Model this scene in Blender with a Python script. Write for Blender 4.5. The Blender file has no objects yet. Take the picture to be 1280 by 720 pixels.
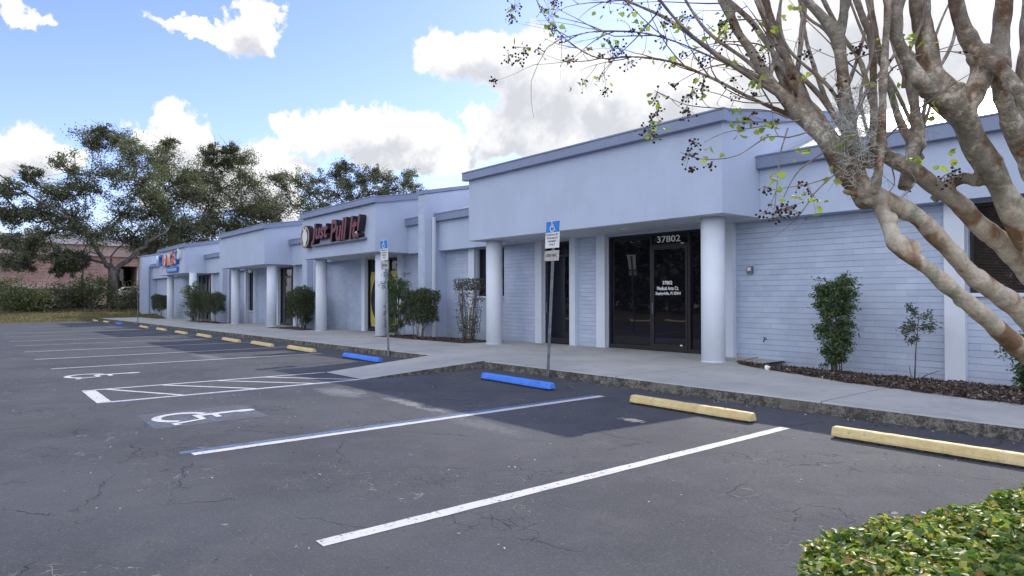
import bpy, bmesh, math, random
import numpy as np
from mathutils import Vector, Matrix, noise as mnoise
random.seed(7); RNG = np.random.default_rng(7)
PI = math.pi
C = bpy.context.scene.collection
R = math.radians

# ------------------------------------------------------------------ camera frame
H = 1.5
F = 823.2
_y, _p, _r = R(50.65), R(.709), R(-.052)
fwd = Vector((-math.sin(_y)*math.cos(_p), math.cos(_y)*math.cos(_p), math.sin(_p)))
rgt = Vector((math.cos(_y), math.sin(_y), 0)); upv = rgt.cross(fwd)
rgt, upv = rgt*math.cos(_r)+upv*math.sin(_r), -rgt*math.sin(_r)+upv*math.cos(_r)
def ray(x, y): return fwd + rgt*((x-640)/F) - upv*((y-360)/F)
def at(x, y, d): return Vector((0, 0, H)) + ray(x, y)*d            # point at forward distance d
def on_x(x, y, X):
    d = ray(x, y); return Vector((0, 0, H)) + d*(X/d.x)

cam = bpy.data.cameras.new('camera'); co = bpy.data.objects.new('camera', cam); C.objects.link(co)
cam.sensor_width = 36; cam.lens = F/1280*36; cam.clip_start = .05; cam.clip_end = 3000
M = Matrix((rgt, upv, -fwd)).transposed().to_4x4(); M.translation = (0, 0, H)
co.matrix_world = M
bpy.context.scene.camera = co

# ------------------------------------------------------------------ node helpers
class NT:
    def __init__(s, tree): s.t = tree; s.n = tree.nodes; s.l = tree.links
    def new(s, typ, **kw):
        n = s.n.new(typ)
        for k, v in kw.items(): setattr(n, k, v)
        return n
    def link(s, a, b): s.l.new(a, b)
    def put(s, sock, v):
        if isinstance(v, bpy.types.NodeSocket): s.l.new(v, sock)
        elif v is not None: sock.default_value = v
    def math(s, op, a, b=None, c=None, clamp=False):
        n = s.new('ShaderNodeMath', operation=op); n.use_clamp = clamp
        s.put(n.inputs[0], a); s.put(n.inputs[1], b)
        if c is not None: s.put(n.inputs[2], c)
        return n.outputs[0]
    def vmath(s, op, a, b=None):
        n = s.new('ShaderNodeVectorMath', operation=op)
        s.put(n.inputs[0], a); s.put(n.inputs[1], b)
        return n.outputs['Value'] if op in ('LENGTH', 'DOT_PRODUCT') else n.outputs[0]
    def noise(s, vec, scale, detail=3, rough=.55, out='Fac', dist=0):
        n = s.new('ShaderNodeTexNoise'); s.put(n.inputs['Vector'], vec)
        n.inputs['Scale'].default_value = scale; n.inputs['Detail'].default_value = detail
        n.inputs['Roughness'].default_value = rough; n.inputs['Distortion'].default_value = dist
        return n.outputs[out]
    def ramp(s, fac, a, b, ca=(0, 0, 0, 1), cb=(1, 1, 1, 1)):
        n = s.new('ShaderNodeMapRange', interpolation_type='SMOOTHSTEP')
        s.put(n.inputs[0], fac); n.inputs[1].default_value = a; n.inputs[2].default_value = b
        return n.outputs[0]
    def mix(s, fac, a, b, blend='MIX'):
        n = s.new('ShaderNodeMix', data_type='RGBA', blend_type=blend)
        s.put(n.inputs[0], fac)
        for i, v in ((6, a), (7, b)):
            if isinstance(v, tuple) and len(v) == 3: v = v+(1,)
            s.put(n.inputs[i], v)
        return n.outputs[2]
    def stops(s, fac, cols):
        n = s.new('ShaderNodeValToRGB'); s.put(n.inputs[0], fac)
        cr = n.color_ramp
        while len(cr.elements) < len(cols): cr.elements.new(.5)
        for e, (p, c) in zip(cr.elements, cols): e.position = p; e.color = tuple(c)+(1,)
        return n.outputs[0]

def newmat(name):
    m = bpy.data.materials.new(name); m.use_nodes = True
    t = NT(m.node_tree); b = t.n['Principled BSDF']
    return m, t, b
def coords(t, kind='Object'):
    if kind == 'pos': return t.new('ShaderNodeNewGeometry').outputs['Position']
    return t.new('ShaderNodeTexCoord').outputs[kind]
def bump(t, b, h, dist=.01, strength=1.):
    n = t.new('ShaderNodeBump'); n.inputs['Distance'].default_value = dist; n.inputs['Strength'].default_value = strength
    t.link(h, n.inputs['Height']); t.link(n.outputs[0], b.inputs['Normal'])
def paint(name, col, rough=.6, var=.08, scale=1.5, bmp=.0015, bscale=60, metallic=0, grime=0):
    m, t, b = newmat(name); P = coords(t, 'pos')
    f = t.ramp(t.noise(P, scale, 5, .6), .3, .7)
    c = t.mix(f, tuple(x*(1-var) for x in col), tuple(min(1, x*(1+var)) for x in col))
    if grime:
        mp = t.new('ShaderNodeMapping'); mp.inputs['Scale'].default_value = (3, 3, .35); t.link(P, mp.inputs[0])
        g = t.ramp(t.noise(mp.outputs[0], 2.2, 6, .65), .5, .75)
        c = t.mix(t.math('MULTIPLY', g, grime), c, tuple(x*.55 for x in col))
    t.link(c, b.inputs['Base Color']); b.inputs['Roughness'].default_value = rough
    b.inputs['Metallic'].default_value = metallic
    if bmp: bump(t, b, t.noise(P, bscale, 4), bmp)
    return m

MT = {}
WALLC = (.47, .545, .70)
MT['stucco'] = paint('stucco_paint', (.445, .52, .67), .75, .04, .8, .004, 45, grime=.10)
MT['stucco_light'] = paint('column_paint', (.62, .68, .77), .55, .04, 1.1, .001, 30, grime=.08)
MT['trim'] = paint('coping_metal_paint', (.215, .26, .385), .45, .07, .9, .0006, 12, grime=.25)
MT['soffit'] = paint('soffit_paint', (.52, .55, .60), .7, .05, 1, .002, 50, grime=.15)
MT['dark_frame'] = paint('dark_bronze_frame', (.02, .018, .02), .35, .1, 2, 0)
MT['sign_white'] = paint('sign_white', (.72, .74, .75), .45, .06, 9, 0)
MT['sign_blue'] = paint('sign_blue', (.02, .2, .62), .4, .1, 9, 0)
MT['ink'] = paint('dark_lettering', (.03, .04, .05), .5, .05, 4, 0)
MT['white_ink'] = paint('white_lettering', (.72, .73, .74), .5, .03, 4, 0)
MT['galv'] = paint('galvanised_steel', (.20, .22, .27), .45, .25, 6, .0006, 40, metallic=.5)
MT['red_face'] = paint('red_channel_face', (.15, .012, .014), .4, .1, 4, 0)
MT['black_return'] = paint('black_channel_side', (.012, .012, .018), .4, .1, 4, 0)
MT['gold'] = paint('gold_trim', (.42, .31, .12), .4, .1, 4, 0)
MT['yellow_graphic'] = paint('yellow_vinyl', (.42, .36, .07), .5, .05, 4, 0)
MT['orange'] = paint('orange_face', (.72, .22, .08), .45, .08, 3, 0)
MT['amber'] = paint('amber_face', (.78, .48, .10), .45, .08, 3, 0)
MT['rose'] = paint('red_face', (.52, .06, .08), .45, .08, 3, 0)
MT['blue_face'] = paint('blue_face', (.05, .14, .5), .45, .08, 3, 0)
MT['sky_face'] = paint('pale_blue_face', (.25, .5, .72), .45, .08, 3, 0)
MT['white_shade'] = paint('frosted_white', (.8, .8, .78), .4, .03, 3, 0)
MT['car_white'] = paint('car_paint', (.7, .7, .7), .25, .03, 3, 0)

def brick_mat():
    m, t, b = newmat('painted_brick'); P = coords(t, 'pos')
    s = t.new('ShaderNodeSeparateXYZ'); t.link(P, s.inputs[0])
    xy = t.math('ADD', s.outputs[0], s.outputs[1])
    cb = t.new('ShaderNodeCombineXYZ'); t.link(xy, cb.inputs[0]); t.link(s.outputs[2], cb.inputs[1])
    br = t.new('ShaderNodeTexBrick'); t.link(cb.outputs[0], br.inputs['Vector'])
    br.inputs['Scale'].default_value = 1; br.inputs['Brick Width'].default_value = .405; br.inputs['Row Height'].default_value = .124
    br.inputs['Mortar Size'].default_value = .0075; br.inputs['Mortar Smooth'].default_value = .35; br.inputs['Bias'].default_value = -.2
    br.inputs['Color1'].default_value = (.88, .88, .89, 1); br.inputs['Color2'].default_value = (1, 1, 1, 1); br.inputs['Mortar'].default_value = (.9, .9, .9, 1)
    # bed joints read darker than head joints
    fr = t.math('FRACT', t.math('DIVIDE', s.outputs[2], .124))
    bed = t.math('SUBTRACT', 1, t.ramp(t.math('ABSOLUTE', t.math('SUBTRACT', t.math('FRACT', t.math('ADD', fr, .5)), .5)), .015, .06))
    wob = t.ramp(t.noise(P, 2.3, 4), .3, .7)
    c0 = t.mix(wob, (.46, .54, .70), (.51, .60, .75))
    c1 = t.mix(1., c0, br.outputs['Color'], 'MULTIPLY')
    mask = t.math('MULTIPLY', bed, t.ramp(t.noise(P, 1.1, 4, .7), .3, .68))
    c2 = t.mix(t.math('MULTIPLY', mask, t.math('ADD', .26, t.math('MULTIPLY', t.ramp(s.outputs[0], -9.3, -8.5), .34))), c1, (.14, .18, .30))
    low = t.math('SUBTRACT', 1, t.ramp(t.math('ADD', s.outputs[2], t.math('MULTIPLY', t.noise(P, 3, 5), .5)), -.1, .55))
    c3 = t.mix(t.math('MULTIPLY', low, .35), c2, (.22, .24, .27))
    t.link(c3, b.inputs['Base Color']); b.inputs['Roughness'].default_value = .62
    h = t.math('SUBTRACT', t.math('MULTIPLY', t.noise(P, 18, 4), .25), t.math('ADD', br.outputs['Fac'], bed))
    bump(t, b, h, .003)
    return m
MT['brick'] = brick_mat()

def asphalt_mat():
    m, t, b = newmat('asphalt'); P = coords(t, 'pos')
    big = t.noise(P, .35, 5, .6); med = t.noise(P, 2.1, 5, .65); fine = t.noise(P, 48, 4, .85); grit = t.noise(P, 320, 1, .5)
    c = t.mix(t.ramp(big, .35, .68), (.046, .050, .060), (.070, .075, .087))
    c = t.mix(t.math('MULTIPLY', t.ramp(med, .42, .72), .45), c, (.092, .094, .10))
    c = t.mix(t.math('MULTIPLY', t.ramp(fine, .54, .72), .6), c, (.22, .22, .22))
    c = t.mix(t.math('MULTIPLY', t.ramp(fine, .48, .25), .5), c, (.02, .02, .026))
    # sun-bleached brown patches
    c = t.mix(t.math('MULTIPLY', t.ramp(t.noise(P, .22, 4, .6, dist=.6), .52, .75), .4), c, (.084, .082, .080))
    # alligator cracking, only in patches
    w = t.vmath('ADD', P, t.vmath('MULTIPLY', t.noise(P, 3.5, 4, out='Color'), (.35, .35, 0)))
    v = t.new('ShaderNodeTexVoronoi', feature='DISTANCE_TO_EDGE'); t.link(w, v.inputs['Vector']); v.inputs['Scale'].default_value = 5.5
    v2 = t.new('ShaderNodeTexVoronoi', feature='DISTANCE_TO_EDGE'); t.link(w, v2.inputs['Vector']); v2.inputs['Scale'].default_value = .55
    patch = t.ramp(t.noise(P, .55, 3, .6), .50, .60)
    ck = t.math('MULTIPLY', t.math('SUBTRACT', 1, t.ramp(v.outputs[0], .0, .035)), patch)
    ck = t.math('MULTIPLY', ck, t.ramp(t.noise(P, 5.5, 3), .36, .55))
    ck2 = t.math('MULTIPLY', t.math('SUBTRACT', 1, t.ramp(v2.outputs[0], .0, .007)), t.ramp(t.noise(P, 1.3, 3), .45, .62))
    c = t.mix(t.math('MULTIPLY', ck, .55), c, t.mix(t.ramp(t.noise(P, 1.9, 2), .45, .55), (.02, .02, .022), (.30, .29, .26)))
    c = t.mix(t.math('MULTIPLY', ck2, .7), c, (.018, .018, .022))
    # scuffs, old paint and bird lime: small pale flecks
    vo = t.new('ShaderNodeTexVoronoi', feature='F1'); t.link(t.vmath('ADD', P, t.vmath('MULTIPLY', t.noise(P, 14, 3, out='Color'), (.12, .12, 0))), vo.inputs['Vector']); vo.inputs['Scale'].default_value = 3.1
    sc = t.new('ShaderNodeSeparateColor'); t.link(vo.outputs['Color'], sc.inputs[0])
    fl = t.math('MULTIPLY', t.math('LESS_THAN', vo.outputs['Distance'], t.math('MULTIPLY', sc.outputs[1], .085)), t.math('GREATER_THAN', sc.outputs[0], .6))
    c = t.mix(t.math('MULTIPLY', fl, .5), c, (.36, .36, .34))
    # chalky drag marks where water leaves the bays
    sx = t.new('ShaderNodeSeparateXYZ'); t.link(P, sx.inputs[0])
    for (x0, y0, rx, ry, col, k) in ((-5.7, 6.72, .34, .17, (.55, .50, .40), .95), (-10.6, 4.9, 1.3, .55, (.25, .27, .27), .5), (-8.6, 5.15, 1.5, .2, (.3, .3, .3), .6), (-6.8, 5.0, 1.6, .3, (.20, .20, .20), .35), (-20, 5.2, 2.5, .4, (.25, .25, .25), .4)):
        dx = t.math('DIVIDE', t.math('SUBTRACT', sx.outputs[0], x0), rx); dy = t.math('DIVIDE', t.math('SUBTRACT', sx.outputs[1], y0), ry)
        rr = t.math('ADD', t.math('POWER', dx, 2), t.math('POWER', dy, 2))
        q = t.math('SUBTRACT', t.math('MULTIPLY', t.noise(P, 9, 6, .8), 2.4), t.math('ADD', .35, rr))
        c = t.mix(t.math('MULTIPLY', t.ramp(q, .35, .9), k), c, col)
    t.link(c, b.inputs['Base Color'])
    b.inputs['Roughness'].default_value = .82; b.inputs['Specular IOR Level'].default_value = .3
    h = t.math('ADD', t.math('ADD', fine, t.math('MULTIPLY', grit, .35)), t.math('MULTIPLY', t.math('ADD', ck, ck2), -1.5))
    bump(t, b, h, .006)
    return m
MT['asphalt'] = asphalt_mat()

def line_mat(name, col, wear_lo, wear_hi, base=(.07, .07, .08)):
    m, t, b = newmat(name); P = coords(t, 'pos')
    n = t.noise(P, 26, 6, .75); n2 = t.noise(P, 2.2, 4, .6)
    f = t.ramp(t.math('ADD', n, t.math('MULTIPLY', n2, .35)), wear_lo, wear_hi)
    c = t.mix(t.ramp(t.noise(P, 120, 2), .35, .65), tuple(x*.84 for x in col), col)
    c = t.mix(f, base, c)
    t.link(c, b.inputs['Base Color']); b.inputs['Roughness'].default_value = .7
    bump(t, b, t.noise(P, 90, 2, .7), .004)
    return m
MT['line'] = line_mat('white_line_paint', (.56, .57, .58), .50, .62)
MT['line_old'] = line_mat('worn_line_paint', (.45, .46, .47), .55, .72)
MT['line_blue'] = line_mat('worn_blue_paint', (.085, .17, .31), .56, .76)

def concrete_mat():
    m, t, b = newmat('sidewalk_concrete'); P = coords(t, 'pos')
    s = t.new('ShaderNodeSeparateXYZ'); t.link(P, s.inputs[0])
    c = t.mix(t.ramp(t.noise(P, .6, 5, .6), .3, .7), (.31, .32, .31), (.42, .425, .405))
    c = t.mix(t.math('MULTIPLY', t.ramp(t.noise(P, 3.2, 6, .7), .5, .72), .45), c, (.2, .215, .22))
    c = t.mix(t.math('MULTIPLY', t.ramp(t.noise(P, 90, 2), .5, .75), .3), c, (.42, .42, .42))
    w = t.math('ADD', s.outputs[0], t.math('MULTIPLY', t.noise(P, 5, 3), .015))
    j = t.math('ABSOLUTE', t.math('SUBTRACT', t.math('FRACT', t.math('DIVIDE', t.math('ADD', w, 64.33), 3.75)), .5))
    jm = t.math('GREATER_THAN', j, .4972)
    c = t.mix(t.math('MULTIPLY', jm, .8), c, (.03, .03, .03))
    t.link(c, b.inputs['Base Color']); b.inputs['Roughness'].default_value = .8
    bump(t, b, t.math('SUBTRACT', t.noise(P, 55, 4), jm), .004)
    return m
MT['concrete'] = concrete_mat()
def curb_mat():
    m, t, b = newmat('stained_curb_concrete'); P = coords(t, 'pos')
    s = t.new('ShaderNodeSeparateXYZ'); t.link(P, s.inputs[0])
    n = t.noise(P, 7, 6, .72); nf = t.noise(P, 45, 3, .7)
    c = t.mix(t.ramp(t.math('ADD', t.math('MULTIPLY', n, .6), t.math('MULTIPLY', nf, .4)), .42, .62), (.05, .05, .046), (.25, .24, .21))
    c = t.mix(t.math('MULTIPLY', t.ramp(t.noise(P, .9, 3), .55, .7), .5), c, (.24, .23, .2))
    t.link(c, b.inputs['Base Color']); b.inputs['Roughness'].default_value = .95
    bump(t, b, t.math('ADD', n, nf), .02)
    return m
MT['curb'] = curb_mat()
def speck(name, ca, cb, scale=30, sp=None, rough=.7):
    m, t, b = newmat(name); P = coords(t, 'pos')
    c = t.mix(t.ramp(t.noise(P, scale, 5, .7), .35, .65), ca, cb)
    if sp: c = t.mix(t.math('MULTIPLY', t.ramp(t.noise(P, 9, 6, .8), .54, .68), .7), c, sp)
    t.link(c, b.inputs['Base Color']); b.inputs['Roughness'].default_value = rough
    bump(t, b, t.noise(P, 70, 4, .7), .005)
    return m
MT['stop_yellow'] = speck('yellow_stop_paint', (.60, .47, .21), (.70, .58, .30), 6, (.30, .27, .2))
MT['stop_blue'] = speck('blue_stop_paint', (.05, .20, .78), (.07, .25, .85), 6, (.05, .12, .4))
MT['stop_base'] = speck('stop_underside_black', (.012, .012, .012), (.03, .03, .028), 40)
MT['mulch'] = speck('mulch_soil', (.025, .016, .012), (.085, .055, .042), 30, (.12, .09, .07), .95)
MT['grass'] = speck('dry_grass', (.06, .058, .022), (.15, .13, .055), .9, (.09, .10, .03), .9)
MT['earth'] = speck('leaf_litter', (.05, .04, .028), (.11, .085, .06), 1.2, (.06, .07, .03), .95)

def pink_mat():
    m, t, b = newmat('pink_brick'); P = coords(t, 'pos')
    s = t.new('ShaderNodeSeparateXYZ'); t.link(P, s.inputs[0])
    fr = t.math('ABSOLUTE', t.math('SUBTRACT', t.math('FRACT', t.math('DIVIDE', s.outputs[2], .45)), .5))
    c = t.mix(t.ramp(t.noise(P, .8, 5), .35, .65), (.33, .21, .19), (.43, .29, .26))
    c = t.mix(t.math('MULTIPLY', t.math('GREATER_THAN', fr, .44), .5), c, (.13, .09, .085))
    t.link(c, b.inputs['Base Color']); b.inputs['Roughness'].default_value = .85
    return m
MT['pink'] = pink_mat()
MT['pink_light'] = paint('pale_pink_band', (.48, .37, .36), .8, .1, .5, 0)

def glass_mat(name, tint=(.006, .006, .010), blinds=False):
    m, t, b = newmat(name); P = coords(t, 'pos')
    c = tint+(1,)
    if blinds:
        s = t.new('ShaderNodeSeparateXYZ'); t.link(P, s.inputs[0])
        fr = t.math('ABSOLUTE', t.math('SUBTRACT', t.math('FRACT', t.math('DIVIDE', s.outputs[2], .028)), .5))
        c = t.mix(t.ramp(fr, .15, .4), (.055, .045, .04), (.008, .007, .008))
    t.put(b.inputs['Base Color'], c)
    b.inputs['Roughness'].default_value = .015; b.inputs['IOR'].default_value = 1.5
    if not blinds:
        bump(t, b, t.noise(P, 1.1, 1), .004)
    return m
MT['glass'] = glass_mat('dark_glass'); MT['blinds'] = glass_mat('glass_over_blinds', blinds=True)

def roof_mat():
    m, t, b = newmat('ribbed_metal_roof'); P = coords(t, 'pos')
    s = t.new('ShaderNodeSeparateXYZ'); t.link(P, s.inputs[0])
    fr = t.math('ABSOLUTE', t.math('SUBTRACT', t.math('FRACT', t.math('DIVIDE', s.outputs[0], .42)), .5))
    rib = t.ramp(fr, .42, .48)
    c = t.mix(rib, (.55, .57, .60), (.12, .13, .16))
    t.link(c, b.inputs['Base Color']); b.inputs['Roughness'].default_value = .35; b.inputs['Metallic'].default_value = .4
    bump(t, b, rib, .03)
    return m
MT['roof'] = roof_mat()

def leaf_mat(name, cols, trans=.35, rough=.45):
    m, t, b = newmat(name)
    g = t.new('ShaderNodeNewGeometry')
    c = t.stops(g.outputs['Random Per Island'], cols)
    t.link(c, b.inputs['Base Color']); b.inputs['Roughness'].default_value = rough
    tr = t.new('ShaderNodeBsdfTranslucent')
    t.link(t.mix(1., c, (1.0, 1.15, .5), 'MULTIPLY'), tr.inputs[0])
    mx = t.new('ShaderNodeMixShader'); mx.inputs[0].default_value = trans
    out = t.n['Material Output']
    t.link(b.outputs[0], mx.inputs[1]); t.link(tr.outputs[0], mx.inputs[2]); t.link(mx.outputs[0], out.inputs[0])
    return m
MT['leaf_hedge'] = leaf_mat('hedge_leaf', [(0, (.05, .10, .03)), (.25, (.10, .18, .045)), (.5, (.20, .29, .06)), (.78, (.36, .40, .09)), (.94, (.52, .46, .12)), (1, (.38, .2, .07))], .45, .42)
MT['leaf_oak'] = leaf_mat('oak_leaf', [(0, (.07, .085, .055)), (.5, (.13, .145, .095)), (1, (.24, .25, .17))], .4, .55)
MT['leaf_oak2'] = leaf_mat('oak_leaf_dark', [(0, (.055, .068, .042)), (.5, (.10, .115, .072)), (1, (.16, .17, .10))], .38, .55)
MT['leaf_shrub'] = leaf_mat('shrub_leaf', [(0, (.022, .036, .018)), (.5, (.05, .072, .032)), (.9, (.09, .12, .05)), (1, (.16, .17, .07))], .2, .5)
MT['leaf_nandina'] = leaf_mat('nandina_leaf', [(0, (.035, .075, .035)), (.5, (.07, .13, .055)), (.9, (.13, .20, .075)), (1, (.16, .10, .06))], .25, .5)
MT['leaf_wild'] = leaf_mat('wild_bush_leaf', [(0, (.05, .075, .03)), (.5, (.10, .13, .05)), (1, (.19, .20, .08))], .25, .6)
MT['leaf_crape'] = leaf_mat('crape_leaf', [(0, (.22, .30, .07)), (.6, (.38, .44, .11)), (1, (.42, .42, .15))], .5, .5)
MT['bark_oak'] = speck('oak_bark', (.05, .045, .04), (.15, .135, .12), 3, (.2, .19, .17), .95)
MT['stem'] = speck('shrub_stem', (.08, .07, .06), (.24, .21, .18), 12, None, .9)
MT['twig'] = speck('crape_twig', (.14, .11, .09), (.30, .25, .20), 14, None, .8)
MT['pod'] = speck('seed_pod', (.015, .010, .010), (.045, .028, .022), 60, None, .8)
MT['moss'] = leaf_mat('grey_moss', [(0, (.32, .33, .30)), (1, (.55, .56, .52))], .1, .9)
MT['chips'] = leaf_mat('mulch_chip', [(0, (.022, .017, .014)), (.5, (.06, .045, .037)), (.85, (.12, .09, .072)), (1, (.28, .24, .2))], 0, .95)
MT['blade'] = leaf_mat('grass_blade', [(0, (.07, .08, .02)), (.5, (.14, .13, .05)), (1, (.25, .21, .10))], .2, .8)
MT['litter'] = leaf_mat('fallen_leaf', [(0, (.03, .02, .015)), (.5, (.14, .09, .05)), (.8, (.35, .30, .22)), (1, (.6, .6, .55))], 0, .9)

def crape_bark():
    m, t, b = newmat('crape_bark'); P = coords(t, 'pos')
    mp = t.new('ShaderNodeMapping'); mp.inputs['Scale'].default_value = (1, 1, .55); t.link(P, mp.inputs[0])
    n = t.noise(mp.outputs[0], 9, 3, .5, dist=.5); n2 = t.noise(P, 13, 5, .6); n3 = t.noise(P, 60, 4, .7)
    c = t.stops(n, [(.36, (.22, .12, .06)), (.42, (.34, .22, .13)), (.46, (.50, .41, .31)), (.56, (.62, .55, .45)), (.64, (.48, .45, .35)), (.72, (.34, .36, .26))])
    c = t.mix(t.math('MULTIPLY', t.ramp(n2, .50, .68), .55), c, (.26, .20, .14))
    s = t.new('ShaderNodeSeparateXYZ'); t.link(P, s.inputs[0])
    # dark mossy crust, strongest on the older upper crotches
    hgt = t.ramp(s.outputs[2], 1.72, 2.05)
    lich = t.math('MULTIPLY', t.ramp(t.math('ADD', t.noise(P, 22, 6, .8), t.math('MULTIPLY', t.noise(P, 3, 2), .35)),   .56, .84), t.math('ADD', .05, t.math('MULTIPLY', hgt, .8)))
    c = t.mix(t.math('MULTIPLY', lich, .62), c, (.055, .05, .042))
    c = t.mix(t.math('MULTIPLY', t.ramp(t.noise(P, 34, 3, .6), .58, .75), .4), c, (.45, .46, .42))
    c = t.mix(t.math('MULTIPLY', t.ramp(n3, .35, .65), .22), c, (.22, .18, .14))
    t.link(c, b.inputs['Base Color']); b.inputs['Roughness'].default_value = .75
    bump(t, b, t.math('ADD', t.math('ADD', n2, t.math('MULTIPLY', n3, .5)), t.math('MULTIPLY', lich, .8)), .014)
    return m
MT['bark_crape'] = crape_bark()

# ------------------------------------------------------------------ mesh helpers
def tag(o, label=None, cat=None, group=None, kind=None):
    if label: o['label'] = label
    if cat: o['category'] = cat
    if group: o['group'] = group
    if kind: o['kind'] = kind
    return o
def empty(name, loc, label, cat, group=None, rz=0):
    o = bpy.data.objects.new(name, None); C.objects.link(o); o.location = loc; o.rotation_euler = (0, 0, rz)
    o.empty_display_size = .3
    return tag(o, label, cat, group)
def link(name, me, parent=None, mats=()):
    o = bpy.data.objects.new(name, me); C.objects.link(o)
    for m in mats: me.materials.append(m)
    if parent:
        o.parent = parent
        L = Matrix.Translation(-world_loc(parent))                # geometry is given in world coordinates
        me.transform(L)
    return o
def world_loc(o):
    v = Vector(o.location)
    while o.parent: o = o.parent; v += Vector(o.location)
    return v
class MB:
    def __init__(s): s.v = []; s.f = []; s.m = []; s.k = 0
    def add(s, vs, fs, mi=None):
        o = len(s.v); s.v += [tuple(v) for v in vs]
        for f in fs: s.f.append(tuple(i+o for i in f)); s.m.append(s.k if mi is None else mi)
    def box(s, x0, x1, y0, y1, z0, z1):
        s.add([(x0,y0,z0),(x1,y0,z0),(x1,y1,z0),(x0,y1,z0),(x0,y0,z1),(x1,y0,z1),(x1,y1,z1),(x0,y1,z1)],
              [(0,3,2,1),(4,5,6,7),(0,1,5,4),(1,2,6,5),(2,3,7,6),(3,0,4,7)])
    def prism_x(s, x0, x1, prof):           # profile in (y,z), extruded along x
        n = len(prof)
        s.add([(x0,y,z) for y,z in prof]+[(x1,y,z) for y,z in prof],
              [tuple(range(n))[::-1], tuple(range(n, 2*n))]+[(i,(i+1)%n,n+(i+1)%n,n+i) for i in range(n)])
    def prism_y(s, y0, y1, prof):           # profile in (x,z)
        n = len(prof)
        s.add([(x,y0,z) for x,z in prof]+[(x,y1,z) for x,z in prof],
              [tuple(range(n)), tuple(range(n, 2*n))[::-1]]+[(i,n+i,n+(i+1)%n,(i+1)%n) for i in range(n)])
    def prism_z(s, poly, z0, z1):
        n = len(poly)
        zf0 = z0 if callable(z0) else (lambda x, y: z0); zf1 = z1 if callable(z1) else (lambda x, y: z1)
        s.add([(x,y,zf0(x,y)) for x,y in poly]+[(x,y,zf1(x,y)) for x,y in poly],
              [tuple(range(n))[::-1], tuple(range(n, 2*n))]+[(i,(i+1)%n,n+(i+1)%n,n+i) for i in range(n)])
    def cyl(s, c, r, z0, z1, n=32, r1=None):
        r1 = r if r1 is None else r1
        a = [2*PI*i/n for i in range(n)]
        s.add([(c[0]+r*math.cos(t), c[1]+r*math.sin(t), z0) for t in a]+[(c[0]+r1*math.cos(t), c[1]+r1*math.sin(t), z1) for t in a],
              [tuple(range(n))[::-1], tuple(range(n, 2*n))]+[(i,(i+1)%n,n+(i+1)%n,n+i) for i in range(n)])
    def disc_y(s, c, r, y0, y1, n=32, ri=0):    # disc facing -y
        a = [2*PI*i/n for i in range(n)]
        if ri == 0:
            s.prism_y(y0, y1, [(c[0]+r*math.cos(t), c[1]+r*math.sin(t)) for t in a])
        else:
            for i in range(n):
                t0, t1 = a[i], 2*PI*(i+1)/n
                s.prism_y(y0, y1, [(c[0]+ri*math.cos(t0), c[1]+ri*math.sin(t0)), (c[0]+r*math.cos(t0), c[1]+r*math.sin(t0)), (c[0]+r*math.cos(t1), c[1]+r*math.sin(t1)), (c[0]+ri*math.cos(t1), c[1]+ri*math.sin(t1))])
    def tube(s, pts, rad, n=8, cap=True):
        P = [Vector(p) for p in pts]; k = len(P)
        ref = Vector((0, 0, 1))
        d0 = (P[1]-P[0]).normalized()
        if abs(d0.dot(ref)) > .9: ref = Vector((1, 0, 0))
        u = (ref - d0*ref.dot(d0)).normalized(); vs = []
        for i in range(k):
            d = (P[min(i+1, k-1)]-P[max(i-1, 0)]).normalized()
            u = (u - d*u.dot(d)).normalized(); w = d.cross(u)
            for j in range(n):
                a = 2*PI*j/n; vs.append(P[i]+(u*math.cos(a)+w*math.sin(a))*rad[i])
        fs = [(i*n+j, i*n+(j+1)%n, (i+1)*n+(j+1)%n, (i+1)*n+j) for i in range(k-1) for j in range(n)]
        if cap: fs += [tuple(range(n))[::-1], tuple((k-1)*n+j for j in range(n))]
        s.add(vs, fs)
    def build(s, name, mats, parent=None, smooth=False, bevel=0):
        me = bpy.data.meshes.new(name); me.from_pydata(s.v, [], s.f); me.update()
        if not isinstance(mats, (list, tuple)): mats = [mats]
        me.polygons.foreach_set('material_index', s.m)
        if smooth: me.polygons.foreach_set('use_smooth', [True]*len(s.f))
        o = link(name, me, parent, mats)
        if bevel:
            b = o.modifiers.new('bevel', 'BEVEL'); b.width = bevel; b.segments = 2; b.limit_method = 'ANGLE'; b.angle_limit = R(40)
        return o
def spline(pts, step):
    """Catmull-Rom through (x,y,z,r) tuples"""
    P = [np.array(p, float) for p in pts]; out = []
    P = [2*P[0]-P[1]]+P+[2*P[-1]-P[-2]]
    for i in range(1, len(P)-2):
        L = np.linalg.norm(P[i+1][:3]-P[i][:3]); n = max(2, int(L/step))
        for k in range(n):
            t = k/n
            out.append(.5*((2*P[i])+(-P[i-1]+P[i+1])*t+(2*P[i-1]-5*P[i]+4*P[i+1]-P[i+2])*t*t+(-P[i-1]+3*P[i]-3*P[i+1]+P[i+2])*t**3))
    out.append(P[-2]); return out
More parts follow.
